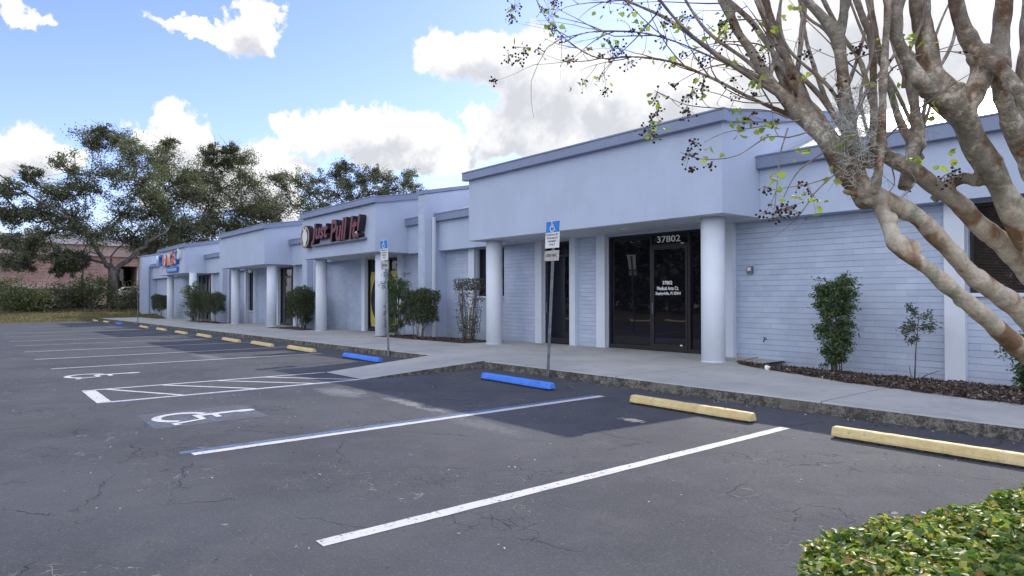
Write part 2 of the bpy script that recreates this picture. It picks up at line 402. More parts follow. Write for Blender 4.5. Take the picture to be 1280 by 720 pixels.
def leaves(name, ctr, L, W, mat, parent=None, up=.3, outward=None, shape='rhomb', fold=.25, seed=0, stuff=False, nrm=None):
    rg = np.random.default_rng(seed); c = np.asarray(ctr, float); n = len(c)
    L = np.broadcast_to(L, n)*rg.uniform(.7, 1.25, n); W = np.broadcast_to(W, n)*rg.uniform(.75, 1.2, n)
    N = rg.normal(size=(n, 3)); N[:, 2] += up*2
    if nrm is not None: N = N*.75+nrm*1.3
    N /= np.linalg.norm(N, axis=1, keepdims=True)
    D = rg.normal(size=(n, 3))
    if outward is not None: D = D*.5+outward
    D -= N*(D*N).sum(1, keepdims=True); D /= np.linalg.norm(D, axis=1, keepdims=True)+1e-9
    S = np.cross(N, D)
    L = L[:, None]; W = W[:, None]
    if shape == 'rhomb':
        V = np.stack([c-D*L*.5, c+S*W*.5+N*W*fold-D*L*.05, c+D*L*.5, c-S*W*.5+N*W*fold-D*L*.05], 1)
        F_ = np.array([[0, 1, 2], [0, 2, 3]]); k = 4; fl = 3
    elif shape == 'obovate':
        V = np.stack([c-D*L*.5, c+S*W*.42+N*W*fold, c+D*L*.3+S*W*.5+N*W*fold*.9, c+D*L*.5, c+D*L*.3-S*W*.5+N*W*fold*.9, c-S*W*.42+N*W*fold], 1)
        F_ = np.array([[0, 1, 2, 3], [0, 3, 4, 5]]); k = 6; fl = 4
    elif shape == 'quad':
        V = np.stack([c-D*L*.5-S*W*.5, c+D*L*.5-S*W*.4, c+D*L*.5+S*W*.5, c-D*L*.4+S*W*.5], 1)
        F_ = np.array([[0, 1, 2, 3]]); k = 4; fl = 4
    nf = len(F_)
    faces = (F_[None]+(np.arange(n)*k)[:, None, None]).reshape(-1, fl)
    me = bpy.data.meshes.new(name)
    me.vertices.add(n*k); me.vertices.foreach_set('co', V.reshape(-1).astype(np.float32))
    me.loops.add(faces.size); me.loops.foreach_set('vertex_index', faces.reshape(-1).astype(np.int32))
    me.polygons.add(len(faces)); me.polygons.foreach_set('loop_start', np.arange(0, faces.size, fl, dtype=np.int32))
    me.polygons.foreach_set('loop_total', np.full(len(faces), fl, np.int32))
    me.update(calc_edges=True); me.validate()
    return link(name, me, parent, [mat])
def text(name, body, mat, parent, x0, x1, z0, z1, y, depth=.005, shear=0, side=None, offset=0):
    """lettering filling the box x0..x1, z0..z1, front face at y, facing -y"""
    cu = bpy.data.curves.new(name, 'FONT'); cu.body = body; cu.align_x = 'CENTER'; cu.extrude = depth/2; cu.shear = shear; cu.offset = offset
    cu.space_line = .95; cu.resolution_u = 4
    o = bpy.data.objects.new(name, cu); C.objects.link(o)
    dg = bpy.context.evaluated_depsgraph_get(); me = bpy.data.meshes.new_from_object(o.evaluated_get(dg))
    bpy.data.objects.remove(o)
    n = len(me.vertices); a = np.empty(n*3); me.vertices.foreach_get('co', a); a = a.reshape(-1, 3)
    lo = a.min(0); hi = a.max(0); s = (a-lo)/(hi-lo+1e-9)
    out = np.stack([x0+s[:, 0]*(x1-x0), y+(1-s[:, 2])*depth, z0+s[:, 1]*(z1-z0)], 1)
    me.vertices.foreach_set('co', out.reshape(-1)); me.update()
    me.materials.clear()
    o = link(name, me, parent, [mat]+([side] if side else []))
    if side:
        for p in me.polygons: p.material_index = 0 if (abs(p.normal.y) > .7 and p.center.y+world_loc(parent).y < y+depth*.4) else 1
    return o
def place(o, loc, rz=0):
    o.location = loc; o.rotation_euler = (0, 0, rz)
def copy_tree(o, parent=None):
    c = o.copy(); C.objects.link(c); c.parent = parent
    for ch in list(o.children): copy_tree(ch, c)
    return c

# ------------------------------------------------------------------ terrain heights
def zg(x, y=0):                         # asphalt
    z = -.13 if x > -10 else -.13+.0082*(x+10)
    return z
def zs(x): return zg(x)+.17             # sidewalk top
def sst(a, b, x):
    t = min(1, max(0, (x-a)/(b-a))); return t*t*(3-2*t)
def terr(x, y):
    z = zg(max(x, -66))-.03
    if x < -66: z += sst(-66, -84, x)*1.15
    if y > 9: z = min(z, zg(max(x, -66))-.03) if x > -66 else z
    if y < -9: z += sst(-9, -20, y)*.3
    return z

# ground
xs = [-1500, -500, -200, -150, -120, -105]+[-100+2*i for i in range(18)]+[-60, -50, -40, -30, -20, -10, 0, 10, 14, 20, 60, 150, 500, 1500]
xs = sorted(set(xs)); ys = [-1500, -400, -120, -60, -30, -22, -18, -14, -11, -9.2, -8, 0, 9, 16, 30, 60, 120, 400, 1500]
g = MB(); g.add([(x, y, terr(x, y)-(.0 if (x < -66 or y > 9.5 or y < -9.5 or x > 13) else .06)) for y in ys for x in xs],
      [(j*len(xs)+i, j*len(xs)+i+1, (j+1)*len(xs)+i+1, (j+1)*len(xs)+i) for j in range(len(ys)-1) for i in range(len(xs)-1)])
tag(g.build('ground', MT['grass']), kind='structure')
# parking lot sheet
lot = MB()
lx = [-67.5, -66, -10, 13]; 
lot.add([(x, y, zg(max(x, -66))) for x in (-66, -10, 13) for y in (-9, 1.0, 9.06)], [(i*3+j, (i+1)*3+j, (i+1)*3+j+1, i*3+j+1) for i in range(2) for j in range(2)])
parking = lot.build('parking_lot', MT['asphalt']); tag(parking, 'grey cracked asphalt parking lot in front of the shops', kind='structure')
def strip(x0, y0, x1, y1, w, dz=.004, name='parking_line', mat='line', wob=0):
    b = MB(); d = Vector((x1-x0, y1-y0, 0)); L = d.length; d.normalize(); n = Vector((-d.y, d.x, 0)); k = max(2, int(L/.12)); vs = []
    for i in range(k+1):
        p = Vector((x0, y0, 0))+d*(L*i/k)
        e0 = w/2+random.uniform(-1, 1)*.004; e1 = w/2+random.uniform(-1, 1)*.004
        for s in (e0, -e1):
            q = p+n*s; vs.append((q.x, q.y, zg(q.x)+dz))
    b.add(vs, [(2*i, 2*i+1, 2*i+3, 2*i+2) for i in range(k)])
    return b.build(name, MT[mat], parking)
strip(-4.17, 1.78, -4.165, 7.78, .13)
strip(-7.36, 1.77, -7.38, 7.95, .125); strip(-7.50, 1.68, -7.515, 7.95, .12, .003, 'old_blue_line', 'line_blue')
strip(-.98, 1.8, -.98, 7.8, .11)
strip(-11.93, 1.55, -11.98, 5.95, .10); strip(-12.0+.17, 1.6, -11.86, 6.2, .08, .003, 'old_blue_line', 'line_blue')
strip(-13.76, 1.5, -13.70, 5.95, .10)
strip(-13.8, 1.60, -11.9, 1.60, .20)
for y, y_b in ((1.88, 2.72), (2.78, 3.92), (3.76, 5.0), (4.66, 5.92)):    # hatching bars of the access aisle
    strip(-13.68, y, -12.0, y_b, .085, .0045)
for x, y0, y1, mt in ((-18.85, 1.45, 8.1, 'line'), (-22.33, 1.35, 8.5, 'line'), (-26.0, 1.3, 8.3, 'line'), (-29.9, 1.2, 8.2, 'line_old'), (-33.6, 1.2, 8.2, 'line'), (-38.2, 1.2, 8.2, 'line_old'), (-43, 1.2, 8.2, 'line'), (-48, 1.2, 8.2, 'line_old'), (-54, 1.2, 8.2, 'line')):
    strip(x, y0, x, y1, .11, mat=mt)

def thick(pts, w, z):                    # flat polyline on the ground as a sheet
    vs = []; P = [Vector((p[0], p[1], 0)) for p in pts]
    for i, p in enumerate(P):
        d = (P[min(i+1, len(P)-1)]-P[max(i-1, 0)]).normalized(); n = Vector((-d.y, d.x, 0))*w/2
        vs += [p+n, p-n]
    return [(v.x, v.y, z) for v in vs], [(2*i, 2*i+1, 2*i+3, 2*i+2) for i in range(len(P)-1)]
def wheelchair(cx, cy, s, mat, plane='ground', y=0, z=0, parent=None, name='wheelchair_symbol', mirror=1):
    parts = [([(0+.29*math.cos(a)+.02, .33+.29*math.sin(a)) for a in [R(110+i*10) for i in range(24)]], .105),
             ([(.0, 1.0), (.015, .8), (.02, .66), (.03, .45)], .12), ([(.02, .69), (.30, .69)], .075),
             ([(.02, .49), (.33, .49), (.46, .14), (.56, .17)], .085)]
    b = MB(); k = 0
    head = [(.01+.085*math.cos(2*PI*i/20), 1.08+.13*math.sin(2*PI*i/20)) for i in range(20)]
    for pts, w in parts:
        vs, fs = thick(pts, w, 0)
        k += 1
        if plane == 'ground': b.add([(cx+mirror*v[0]*s, cy+v[1]*s, zg(cx)+.0045+.0012*k) for v in vs], fs)
        else: b.add([(cx+v[0]*s, y-.0006*k, z+v[1]*s) for v in vs], fs)
    if plane == 'ground': b.add([(cx+mirror*x*s, cy+yy*s, zg(cx)+.005) for x, yy in head], [tuple(range(20))])
    else: b.add([(cx+x*s, y-.001, z+yy*s) for x, yy in head], [tuple(range(20))[::-1]])
    return b.build(name, mat, parent)
wheelchair(-9.72, 1.85, 1.08, MT['line'], parent=parking)
wheelchair(-16.55, 1.5, 1.15, MT['line'], parent=parking)
pb = MB(); pb.add([(-10.25, 1.75, zg(-10)+.002), (-9.05, 1.75, zg(-10)+.002), (-9.05, 3.15, zg(-10)+.002), (-10.25, 3.15, zg(-10)+.002)], [(0, 1, 2, 3)])
MT['line_ghost'] = line_mat('almost_gone_blue_paint', (.13, .22, .29), .70, .82)
pb.build('old_blue_square', MT['line_ghost'], parking)
# crack lint / debris on the lot
pts = []
for i in range(1100):
    x = random.uniform(-26, 0); y = random.uniform(.4, 8.9); pts.append((x, y, zg(x)+.008))
tag(leaves('leaf_debris', pts, .028, .016, MT['litter'], up=3, seed=4), 'small fallen leaves and grit scattered over the asphalt', 'debris', kind='stuff')
pts = [(random.uniform(-10, 8), 8.9-abs(random.gauss(0, .07)), -.118) for i in range(260)]+[(x, 8.93-abs(random.gauss(0, .05)), zg(x)+.01) for x in [random.uniform(-30, -14) for i in range(120)]]
tag(leaves('curb_litter', pts, .04, .02, MT['litter'], up=2, seed=5), 'dead leaves gathered along the foot of the kerb', 'debris', kind='stuff')

# sidewalk with ramp
sw = MB()
def slab(x0, x1, yb0, yb1, yf=9.06):
    sw.k = 0
    n = max(1, int(abs(x1-x0)/4))
    for i in range(n):
        a = x0+(x1-x0)*i/n; b = x0+(x1-x0)*(i+1)/n; ya = yb0+(yb1-yb0)*i/n; yb = yb0+(yb1-yb0)*(i+1)/n
        sw.add([(a, yf+.03, zs(a)), (b, yf+.03, zs(b)), (b, yb, zs(b)), (a, ya, zs(a))], [(0, 1, 2, 3)], 0)
        sw.add([(a, yf+.03, zs(a)), (b, yf+.03, zs(b)), (b, yf+.006, zs(b)-.02), (a, yf+.006, zs(a)-.02)], [(3, 2, 1, 0)], 0)
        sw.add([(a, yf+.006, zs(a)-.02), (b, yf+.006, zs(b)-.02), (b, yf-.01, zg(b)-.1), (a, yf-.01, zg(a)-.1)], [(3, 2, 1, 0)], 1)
        sw.add([(a, ya, zs(a)), (b, yb, zs(b)), (b, yb, zs(b)-.3), (a, ya, zs(a)-.3)], [(0, 1, 2, 3)], 0)
slab(12, -2.5, 10.4, 10.9); slab(-2.5, -4.9, 10.9, 11.4); slab(-4.9, -7.6, 11.4, 12.55)
slab(-7.6, -17.4, 14.5, 14.5); slab(-17.4, -23.6, 12.25, 12.25); slab(-23.6, -30.9, 14.5, 14.5); slab(-30.9, -36, 12.2, 12.2)
slab(-36, -44.4, 14.5, 14.5); slab(-44.4, -53.4, 12.2, 12.2); slab(-53.4, -62.6, 14.5, 14.5); slab(-62.6, -74, 12.2, 12.2)
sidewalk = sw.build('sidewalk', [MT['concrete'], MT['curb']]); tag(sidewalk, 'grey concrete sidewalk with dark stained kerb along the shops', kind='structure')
rp = MB()
A, B_, C_, D_ = (-13.65, 5.95), (-11.9, 5.95), (-12.05, 9.07), (-14.25, 9.07)
rp.k = 0; rp.add([(A[0], A[1], zg(A[0])+.012), (B_[0], B_[1], zg(B_[0])+.012), (C_[0], C_[1], zs(C_[0])+.002), (D_[0], D_[1], zs(D_[0])+.002)], [(0, 1, 2, 3)])
rp.k = 1
for p, q in ((B_, C_), (D_, A)):
    zt = lambda P_: (zg(P_[0])+.012) if P_[1] < 7 else zs(P_[0])+.002
    rp.add([(p[0], p[1], zt(p)), (q[0], q[1], zt(q)), (q[0], q[1], zg(q[0])-.05), (p[0], p[1], zg(p[0])-.05)], [(0, 3, 2, 1)])
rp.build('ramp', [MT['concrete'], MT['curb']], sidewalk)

# mulch beds: sloping from walk level down to the wall foot
def bed(name, front, y_back, drop, label):
    b = MB(); n = len(front); rows = 7
    vs = []
    for j in range(rows+1):
        t = j/rows
        for (x, yf) in front:
            y = yf+(y_back-yf)*t
            vs.append((x, y, zs(x)+.015+(-drop*t)+.035*mnoise.noise(Vector((x*3, y*3, 0)))+(.012 if j else -.015)))
    b.add(vs, [(j*n+i, (j+1)*n+i, (j+1)*n+i+1, j*n+i+1)[::-1] for j in range(rows) for i in range(n-1)])
    o = b.build(name, MT['mulch'], smooth=True); tag(o, label, kind='structure')
    return o
def frontline(knots):
    out = []
    for (x0, y0), (x1, y1) in zip(knots[:-1], knots[1:]):
        k = max(2, int(abs(x1-x0)/.2))
        for i in range(k):
            t = i/k; x = x0+(x1-x0)*t; out.append((x, y0+(y1-y0)*t-.06+.10*mnoise.noise(Vector((x*1.7, 0, 3)))))
    out.append(knots[-1]); return out
fr1 = frontline([(-8.0, 12.9), (-7.4, 12.5), (-4.9, 11.4), (-2.5, 10.85), (6, 10.5)])
bed('mulch_bed', fr1, 14.25, .17, 'brown bark mulch bed along the right brick wall')
chips = []
for i in range(9000):
    x = random.uniform(-7.9, -.5); yf = np.interp(-x, [-6, 2.5, 4.9, 7.4, 8.0], [10.5, 10.85, 11.4, 12.5, 12.9])
    t = random.random()**1.3; y = yf-.12*random.random()+(14.1-yf)*t
    chips.append((x, y, zs(x)+.03-.17*t+.035*mnoise.noise(Vector((x*3, y*3, 0)))+random.uniform(0, .03)))
for i in range(1800):
    x = random.uniform(-23, -17.3); t = random.random(); chips.append((x, 12.2+1.9*t, zs(x)+.04-.1*t+random.uniform(0, .05)))
tag(leaves('bark_chips', chips, .075, .022, MT['chips'], up=.6, seed=9, shape='quad'), 'loose bark chips and dead twigs over the mulch beds', 'mulch', kind='stuff')
bed('mulch_bed', frontline([(-23.6, 12.3), (-17.4, 12.3)]), 14.25, .1, 'brown mulch bed between the two nearest canopies')
bed('mulch_bed', frontline([(-36, 12.3), (-30.9, 12.3)]), 14.25, .1, 'brown mulch bed left of the red letter sign canopy')
bed('mulch_bed', frontline([(-53.4, 12.3), (-44.4, 12.3)]), 14.25, .1, 'brown mulch bed before the tall hedge blocks')
bed('mulch_bed', frontline([(-74, 12.3), (-62.6, 12.3)]), 14.25, .1, 'brown mulch bed at the far end of the building')

# ------------------------------------------------------------------ the building
BLD = empty('shop_building', (-30, 14.2, 0), 'long single storey blue-grey shop building with four projecting canopies on round columns', 'building')
YR = 18.6; YB = 24.9; SL = .17; SLL = .37; SLF = .20; ZB = 3.27
wall = MB()
def wseg(x0, x1, z0=-.6, z1=ZB+.05): wall.box(min(x0, x1), max(x0, x1), 14.2, 14.6, z0, z1)
wins = [(-4.05, -1.8, 1.55), (-19.3, -17.75, 1.5), (-45.0, -43.6, .56)]
doors = [(-12.93, -9.15), (-15.65, -14.42), (-27.9, -24.93), (-39.1, -36.75), (-57.4, -53.3)]
ops = sorted([(a, b, s) for a, b, s in wins]+[(a, b, None) for a, b in doors])
x = -73.0
for a, b, s in ops:
    wseg(x, a); x = b
    if s is not None: wseg(a, b, -.6, s)
    wall.box(a, b, 14.2, 14.6, 3.2, ZB+.05)
wseg(x, 10)
wall.box(-73, 10, YB-.5, YB-.2, -.6, 3.2)
wall.box(9.7, 10, 14.62, YB, -.6, 4.3)
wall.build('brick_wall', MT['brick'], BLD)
for a, b in [(-4.4, -4.07), (-9.13, -8.82), (-13.28, -12.95), (-14.40, -14.16), (-15.98, -15.67), (-19.68, -19.32), (-24.9, -24.55), (-28.25, -27.92), (-36.72, -36.4), (-39.45, -39.12), (-43.55, -43.25), (-45.4, -45.05), (-53.25, -52.9), (-57.8, -57.45)]:
    m = MB(); m.box(a, b, 14.06, 14.198, -.4, 3.265); m.build('pilaster', MT['stucco_light'], BLD)

def band(y0, z0, z1, s_):
    return [(y0, z0), (y0, z1), (YR, rake(YR, z1, y0, s_)), (YB, rake(YB, z1, y0, s_)), (YB, rake(YB, z0, y0, s_)), (YR, rake(YR, z0, y0, s_))]
canopies = [(-17.18, -7.96), (-30.75, -23.52), (-44.2, -36.25), (-62.2, -53.6)]
cols = [(-8.56, -16.56), (-24.01, -29.98), (-36.69, -43.13), (-53.52, -60.75)]
def rake(y, z0, y0, s=None): return z0+(SL if s is None else s)*(min(y, YR)-y0)-max(0, y-YR)*.3
for (a, b), (c1, c2) in zip(canopies, cols):
    m = MB(); m.prism_x(a, b, [(12.3, ZB), (12.3, 5.2), (YR, rake(YR, 5.2, 12.3)), (YB, rake(YB, 5.2, 12.3)), (YB, ZB)])
    can = m.build('canopy', MT['stucco'], BLD)
    m = MB()                            # coping: front band and the two raked side bands
    m.box(a-.16, b+.16, 12.14, 12.30-.002, 5.19, 5.42)
    m.box(a-.16, b+.16, 12.12, 12.34, 5.42, 5.46)
    for xa, xb in ((a-.16, a-.002), (b+.002, b+.10)):
        m.prism_x(xa, xb, band(12.3, 5.19, 5.42, SL))
        m.prism_x(xa-.02 if xa < a else xa, xb if xa < a else xb+.025, band(12.34, 5.425, 5.46, SL))
    m.build('coping', MT['trim'], can, bevel=.006)
    m = MB(); m.prism_x(a+.01, b-.01, band(12.35, 5.215, 5.27, SL)); m.build('canopy_roof', MT['roof'], can)
    m = MB(); m.box(a+.03, b-.03, 12.33, 14.19, ZB-.012, ZB-.003); sf = m.build('soffit', MT['soffit'], can)
    for cx in (c1, c2):
        m = MB(); m.cyl((cx, 12.85), .262, -.9, ZB-.014, 40)
        m.cyl((cx, 12.85), .275, zs(cx)-.02, zs(cx)+.012, 40)
        o = m.build('column', MT['stucco_light'], BLD)
        for p in o.data.polygons:
            if len(p.vertices) == 4: p.use_smooth = True
    for k in range(4):                  # small recessed lights in the soffit
        lx_ = a+(b-a)*(k+.5)/4
        m = MB(); m.cyl((lx_, 13.15), .09, ZB-.03, ZB-.013, 20); m.build('recessed_light', MT['white_shade'], can)
gaps = [(-7.96, 10), (-21.3, -17.18), (-23.52, -21.76), (-32.54, -30.75), (-36.25, -33.2), (-47.2, -44.2), (-53.6, -48.0), (-73.1, -62.2)]
for a, b in gaps:
    if a > b: a, b = b, a
    a += .003; b -= .003
    m = MB(); m.prism_x(a, b, [(13.8, ZB-.03), (13.8, 4.36), (YR, rake(YR, 4.36, 13.8, SLL)), (YB, rake(YB, 4.36, 13.8, SLL)), (YB, ZB-.03)])
    fs = m.build('low_fascia', MT['stucco'], BLD)
    m = MB(); m.box(a, b, 13.63, 13.797, 4.36, 4.62); m.box(a, b, 13.61, 13.9, 4.62, 4.655); m.build('coping', MT['trim'], fs, bevel=.006)
    m = MB(); m.prism_x(a, b, band(13.905, 4.60, 4.665, SLL)); m.build('metal_roof', MT['roof'], fs)
for a, b, y0 in [(-21.76, -21.3, 13.2), (-33.2, -32.54, 13.2), (-48.0, -47.2, 13.2), (-74.2, -73.1, 12.9)]:
    m = MB(); m.prism_x(a, b, [(y0, -.9), (y0, 5.35), (YR, rake(YR, 5.35, y0, SLF)), (YB, rake(YB, 5.35, y0, SLF)), (YB, -.9)]); fn = m.build('fin_wall', MT['stucco'], BLD)
    m = MB(); m.prism_x(a+.05, b-.05, [(y0-.012, -.8), (y0-.012, 5.3), (y0-.001, 5.3), (y0-.001, -.8)]); m.build('fin_face', MT['brick'], fn)
    m = MB(); m.prism_x(a-.04, b+.04, band(y0-.05, 5.36, 5.5, SLF)); m.build('coping', MT['trim'], fn, bevel=.005)
    m = MB(); m.box(b+.03, b+.14, 13.5, 13.605, zs(b)-.1, 4.5); m.build('downspout', MT['stucco_light'] if a > -60 else MT['trim'], fn, bevel=.01)
# windows
for i, (a, b, s) in enumerate(wins):
    fr = MB(); y0, y1 = 14.30, 14.37; t = .05; top = 3.2
    for (xa, xb, za, zb) in ((a, a+t, s, top), (b-t, b, s, top), (a+t, b-t, s, s+t), (a+t, b-t, top-t, top)): fr.box(xa, xb, y0, y1, za, zb)
    if i == 0: fr.box((a+b)/2-.02, (a+b)/2+.02, y0+.004, y1, s+t, top-t)
    w = fr.build('window', MT['dark_frame'], BLD)
    m = MB(); m.box(a+t, b-t, 14.33, 14.345, s+t, top-t); m.build('pane', MT['blinds'] if i == 0 else MT['glass'], w)
    m = MB(); m.box(a-.02, b+.02, 14.12, 14.32, s-.07, s-.002); m.build('sill', MT['stucco_light'], w, bevel=.005)
# a pale curtain edge behind the narrow window next to the near canopy
m = MB(); m.box(-18.35, -18.1, 14.322, 14.328, 1.62, 3.0); m.build('curtain', paint('curtain', (.28, .24, .22), .8), BLD)
# storefronts
def front(a, b, leaf0, leaf1, zfl, transom=True):
    fr = MB(); y0, y1 = 14.22, 14.31; t = .055; top = 3.2
    xs_ = [a, leaf0-.03, leaf1+.03, b]
    fr.box(a, a+t, y0, y1, zfl, top); fr.box(b-t, b, y0, y1, zfl, top)
    for xx in (leaf0, leaf1): 
        if a+.2 < xx < b-.2: fr.box(xx-.035, xx+.035, y0-.006, y1, zfl, top)
    fr.box(a+t, b-t, y0+.003, y1-.004, top-t, top); fr.box(a+t, b-t, y0+.003, y1-.004, zfl, zfl+.10)
    fr.box(leaf0+.035, leaf1-.035, y0-.003, y1-.005, zfl+2.78, zfl+2.85) if transom else None
    w = fr.build('storefront', MT['dark_frame'], BLD)
    m = MB(); m.box(a+t, b-t, 14.27, 14.285, zfl+.10, top-t); m.build('glass_pane', MT['glass'], w)
    d = MB(); la, lb = leaf0+.045, leaf1-.045; s = .06; z0, z1 = zfl+.02, zfl+2.775
    for (xa, xb, za, zb) in ((la, la+s, z0, z1), (lb-s, lb, z0, z1), (la+s, lb-s, z0, z0+.16), (la+s, lb-s, z1-s, z1)): d.box(xa, xb, 14.205, 14.26, za, zb)
    dr = d.build('door', MT['dark_frame'], BLD)
    m = MB(); m.box(la+s, lb-s, 14.225, 14.24, z0+.16, z1-s); m.build('door_glass', MT['glass'], dr)
    m = MB(); m.tube([(la+.05, 14.19, z0+.95), (la+.05, 14.15, z0+.97), (la+.05, 14.15, z0+1.25), (la+.05, 14.19, z0+1.27)], [.012]*4, 8); m.build('door_handle', MT['galv'], dr)
    return w, dr
w1, d1 = front(-12.93, -9.15, -11.4, -10.18, .03)
text('street_number', '37802', MT['white_ink'], w1, -11.19, -10.44, 2.925, 3.095, 14.212, .006, offset=.012)
text('door_lettering', '37802', MT['white_ink'], d1, -11.02, -10.70, 1.80, 1.90, 14.218, .004, offset=.03)
text('door_lettering', 'Medical Arts Ct.', MT['white_ink'], d1, -11.20, -10.50, 1.655, 1.755, 14.218, .004, offset=.03)
text('door_lettering', 'Zephyrhills, Fl 33541', MT['white_ink'], d1, -11.26, -10.44, 1.51, 1.61, 14.218, .004, offset=.03)
m = MB(); m.box(-10.42, -10.33, 14.205, 14.212, 2.86, 2.885); m.build('door_sticker', MT['white_ink'], d1)
m = MB(); m.box(-10.45, -10.38, 14.2, 14.204, .20, .235); m.build('door_sticker', MT['white_ink'], d1)
front(-15.65, -14.42, -15.62, -14.45, .01, False)
w2, d2 = front(-27.9, -24.93, -27.0, -25.85, -.08)
# yellow arch graphic on the shop glass
yg = MB(); X0, X1, Z0, Z1 = -27.7, -25.05, .12, 2.62; cx, cz, rx, rz = (X0+X1)/2, (Z0+Z1)/2, 1.3, 1.24
n = 48
rim = []
for i in range(n):
    a = 2*PI*i/n; ca, sa = math.cos(a), math.sin(a); k = 1/max(abs(ca)/((X1-X0)/2), abs(sa)/((Z1-Z0)/2))
    rim.append(((cx+rx*ca, 14.262, cz+rz*sa), (cx+k*ca, 14.262, cz+k*sa)))
yg.add([p for q in rim for p in q], [(2*i, 2*i+1, 2*((i+1)%n)+1, 2*((i+1)%n)) for i in range(n)])
yg.build('yellow_arch_graphic', MT['yellow_graphic'], w2)
front(-39.1, -36.75, -38.4, -37.3, -.15); w4, d4 = front(-57.4, -53.3, -56.2, -55.0, -.33)
m = MB(); m.box(-56.9, -56.3, 14.255, 14.262, 1.45, 1.95); m.build('window_poster', MT['sign_white'], w4)
# small fixtures
t = empty('doorbell_box', (-8.42, 14.2, 2.1), 'small dark wall box on brick right of the nearest column', 'wall box')
m = MB(); m.box(-8.50, -8.36, 14.12, 14.198, 2.02, 2.20); m.build('casing', MT['galv'], t, bevel=.01); m = MB(); m.box(-8.47, -8.39, 14.112, 14.119, 2.09, 2.17); m.build('cover', MT['white_shade'], t)
t = empty('hose_faucet', (-8.0, 14.2, .45), 'hose faucet low on the brick wall above the mulch', 'faucet')
m = MB(); m.tube([(-8.05, 14.2, .5), (-8.05, 14.1, .5), (-8.05, 14.07, .44)], [.014]*3, 8); m.build('spout', MT['dark_frame'], t)
m = MB(); m.cyl((-8.05, 14.11), .035, .535, .548, 12); m.tube([(-8.05, 14.11, .5), (-8.05, 14.11, .54)], [.008]*2, 6); m.build('handle', MT['dark_frame'], t)
t = empty('globe_light', (-41.8, 13.3, 3.2), 'white globe light under the third canopy', 'ceiling light')
bm = bmesh.new(); bmesh.ops.create_uvsphere(bm, u_segments=16, v_segments=10, radius=.14, matrix=Matrix.Translation((-41.8, 13.3, 3.09))); me = bpy.data.meshes.new('shade'); bm.to_mesh(me); bm.free(); link('shade', me, t, [MT['white_shade']])
m = MB(); m.cyl((-41.8, 13.3), .09, 3.21, 3.256, 16); m.build('base', MT['trim'], t)

# ------------------------------------------------------------------ wall signs
S = empty('letter_sign', (-27.4, 12.29, 4.2), 'dark red slanted raised letters with a round emblem on the second canopy front', 'sign')
text('letters', 'Just', MT['red_face'], S, -29.15, -27.35, 3.86, 4.80, 12.0, .28, shear=.25, side=MT['black_return'], offset=.03)
text('letters', 'Pull', MT['red_face'], S, -27.1, -25.45, 3.86, 4.80, 12.0, .28, shear=.25, side=MT['black_return'], offset=.03)
text('letters', 'It!', MT['red_face'], S, -25.25, -24.25, 3.86, 4.80, 12.0, .28, shear=.25, side=MT['black_return'], offset=.03)
m = MB(); m.disc_y((-29.95, 4.28), .53, 12.03, 12.29, 36); em = m.build('emblem', MT['black_return'], S)
m = MB(); m.disc_y((-29.95, 4.28), .50, 12.02, 12.029, 36, .42); m.build('emblem_ring', MT['gold'], em)
m = MB(); m.disc_y((-29.95, 4.28), .30, 12.014, 12.022, 20); m.disc_y((-29.95, 4.02), .17, 12.010, 12.013, 20); m.prism_y(12.006, 12.009, [(-30.08, 4.35), (-29.8, 4.4), (-29.75, 4.72), (-29.95, 4.6), (-30.1, 4.74)]); m.build('emblem_figure', MT['sign_white'], em)
m = MB(); m.box(-29.4, -24.2, 12.10, 12.298, 3.80, 3.875); m.build('raceway', MT['galv'], S)
m = MB(); m.disc_y((-24.62, 4.05), .09, 12.005, 12.016, 12); m.build('white_dot', MT['sign_white'], S)

S = empty('colourful_sign', (-58.5, 12.29, 4.3), 'colourful blue, orange and red letter sign on the farthest canopy front', 'sign')
for i, (ch, x0, x1, z0, z1, f) in enumerate([('V', -62.6, -61.5, 4.05, 4.95, 'sky_face'), ('C', -61.5, -60.5, 4.0, 4.95, 'blue_face'), ('R', -60.1, -59.2, 3.9, 4.85, 'orange'), ('A', -59.2, -58.3, 3.9, 4.85, 'rose'), ('N', -58.4, -57.5, 3.95, 4.9, 'amber'), ('G', -57.5, -56.6, 3.95, 5.0, 'orange'), ('E', -56.6, -55.9, 4.0, 5.05, 'rose'), ('Y', -55.9, -55.0, 4.0, 5.0, 'blue_face')]):
    text('letter', ch, MT[f], S, x0, x1, z0, z1, 12.08, .2, side=MT['blue_face'] if i % 2 else MT['sign_white'], offset=.03)
m = MB(); m.prism_y(12.16, 12.298, [(-58.9, 3.40), (-55.4, 3.40), (-55.4, 3.82), (-58.9, 3.82)]); lp = m.build('lower_panel', MT['blue_face'], S, bevel=.01)
m = MB(); m.box(-58.6, -55.7, 12.148, 12.158, 3.50, 3.72); m.build('panel_strip', MT['sky_face'], lp)
m = MB(); m.prism_y(12.1, 12.298, [(-55.0+.35*math.cos(a), 4.75+.42*math.sin(a)) for a in [2*PI*i/20 for i in range(20)]]); m.build('white_shape', MT['sign_white'], S)

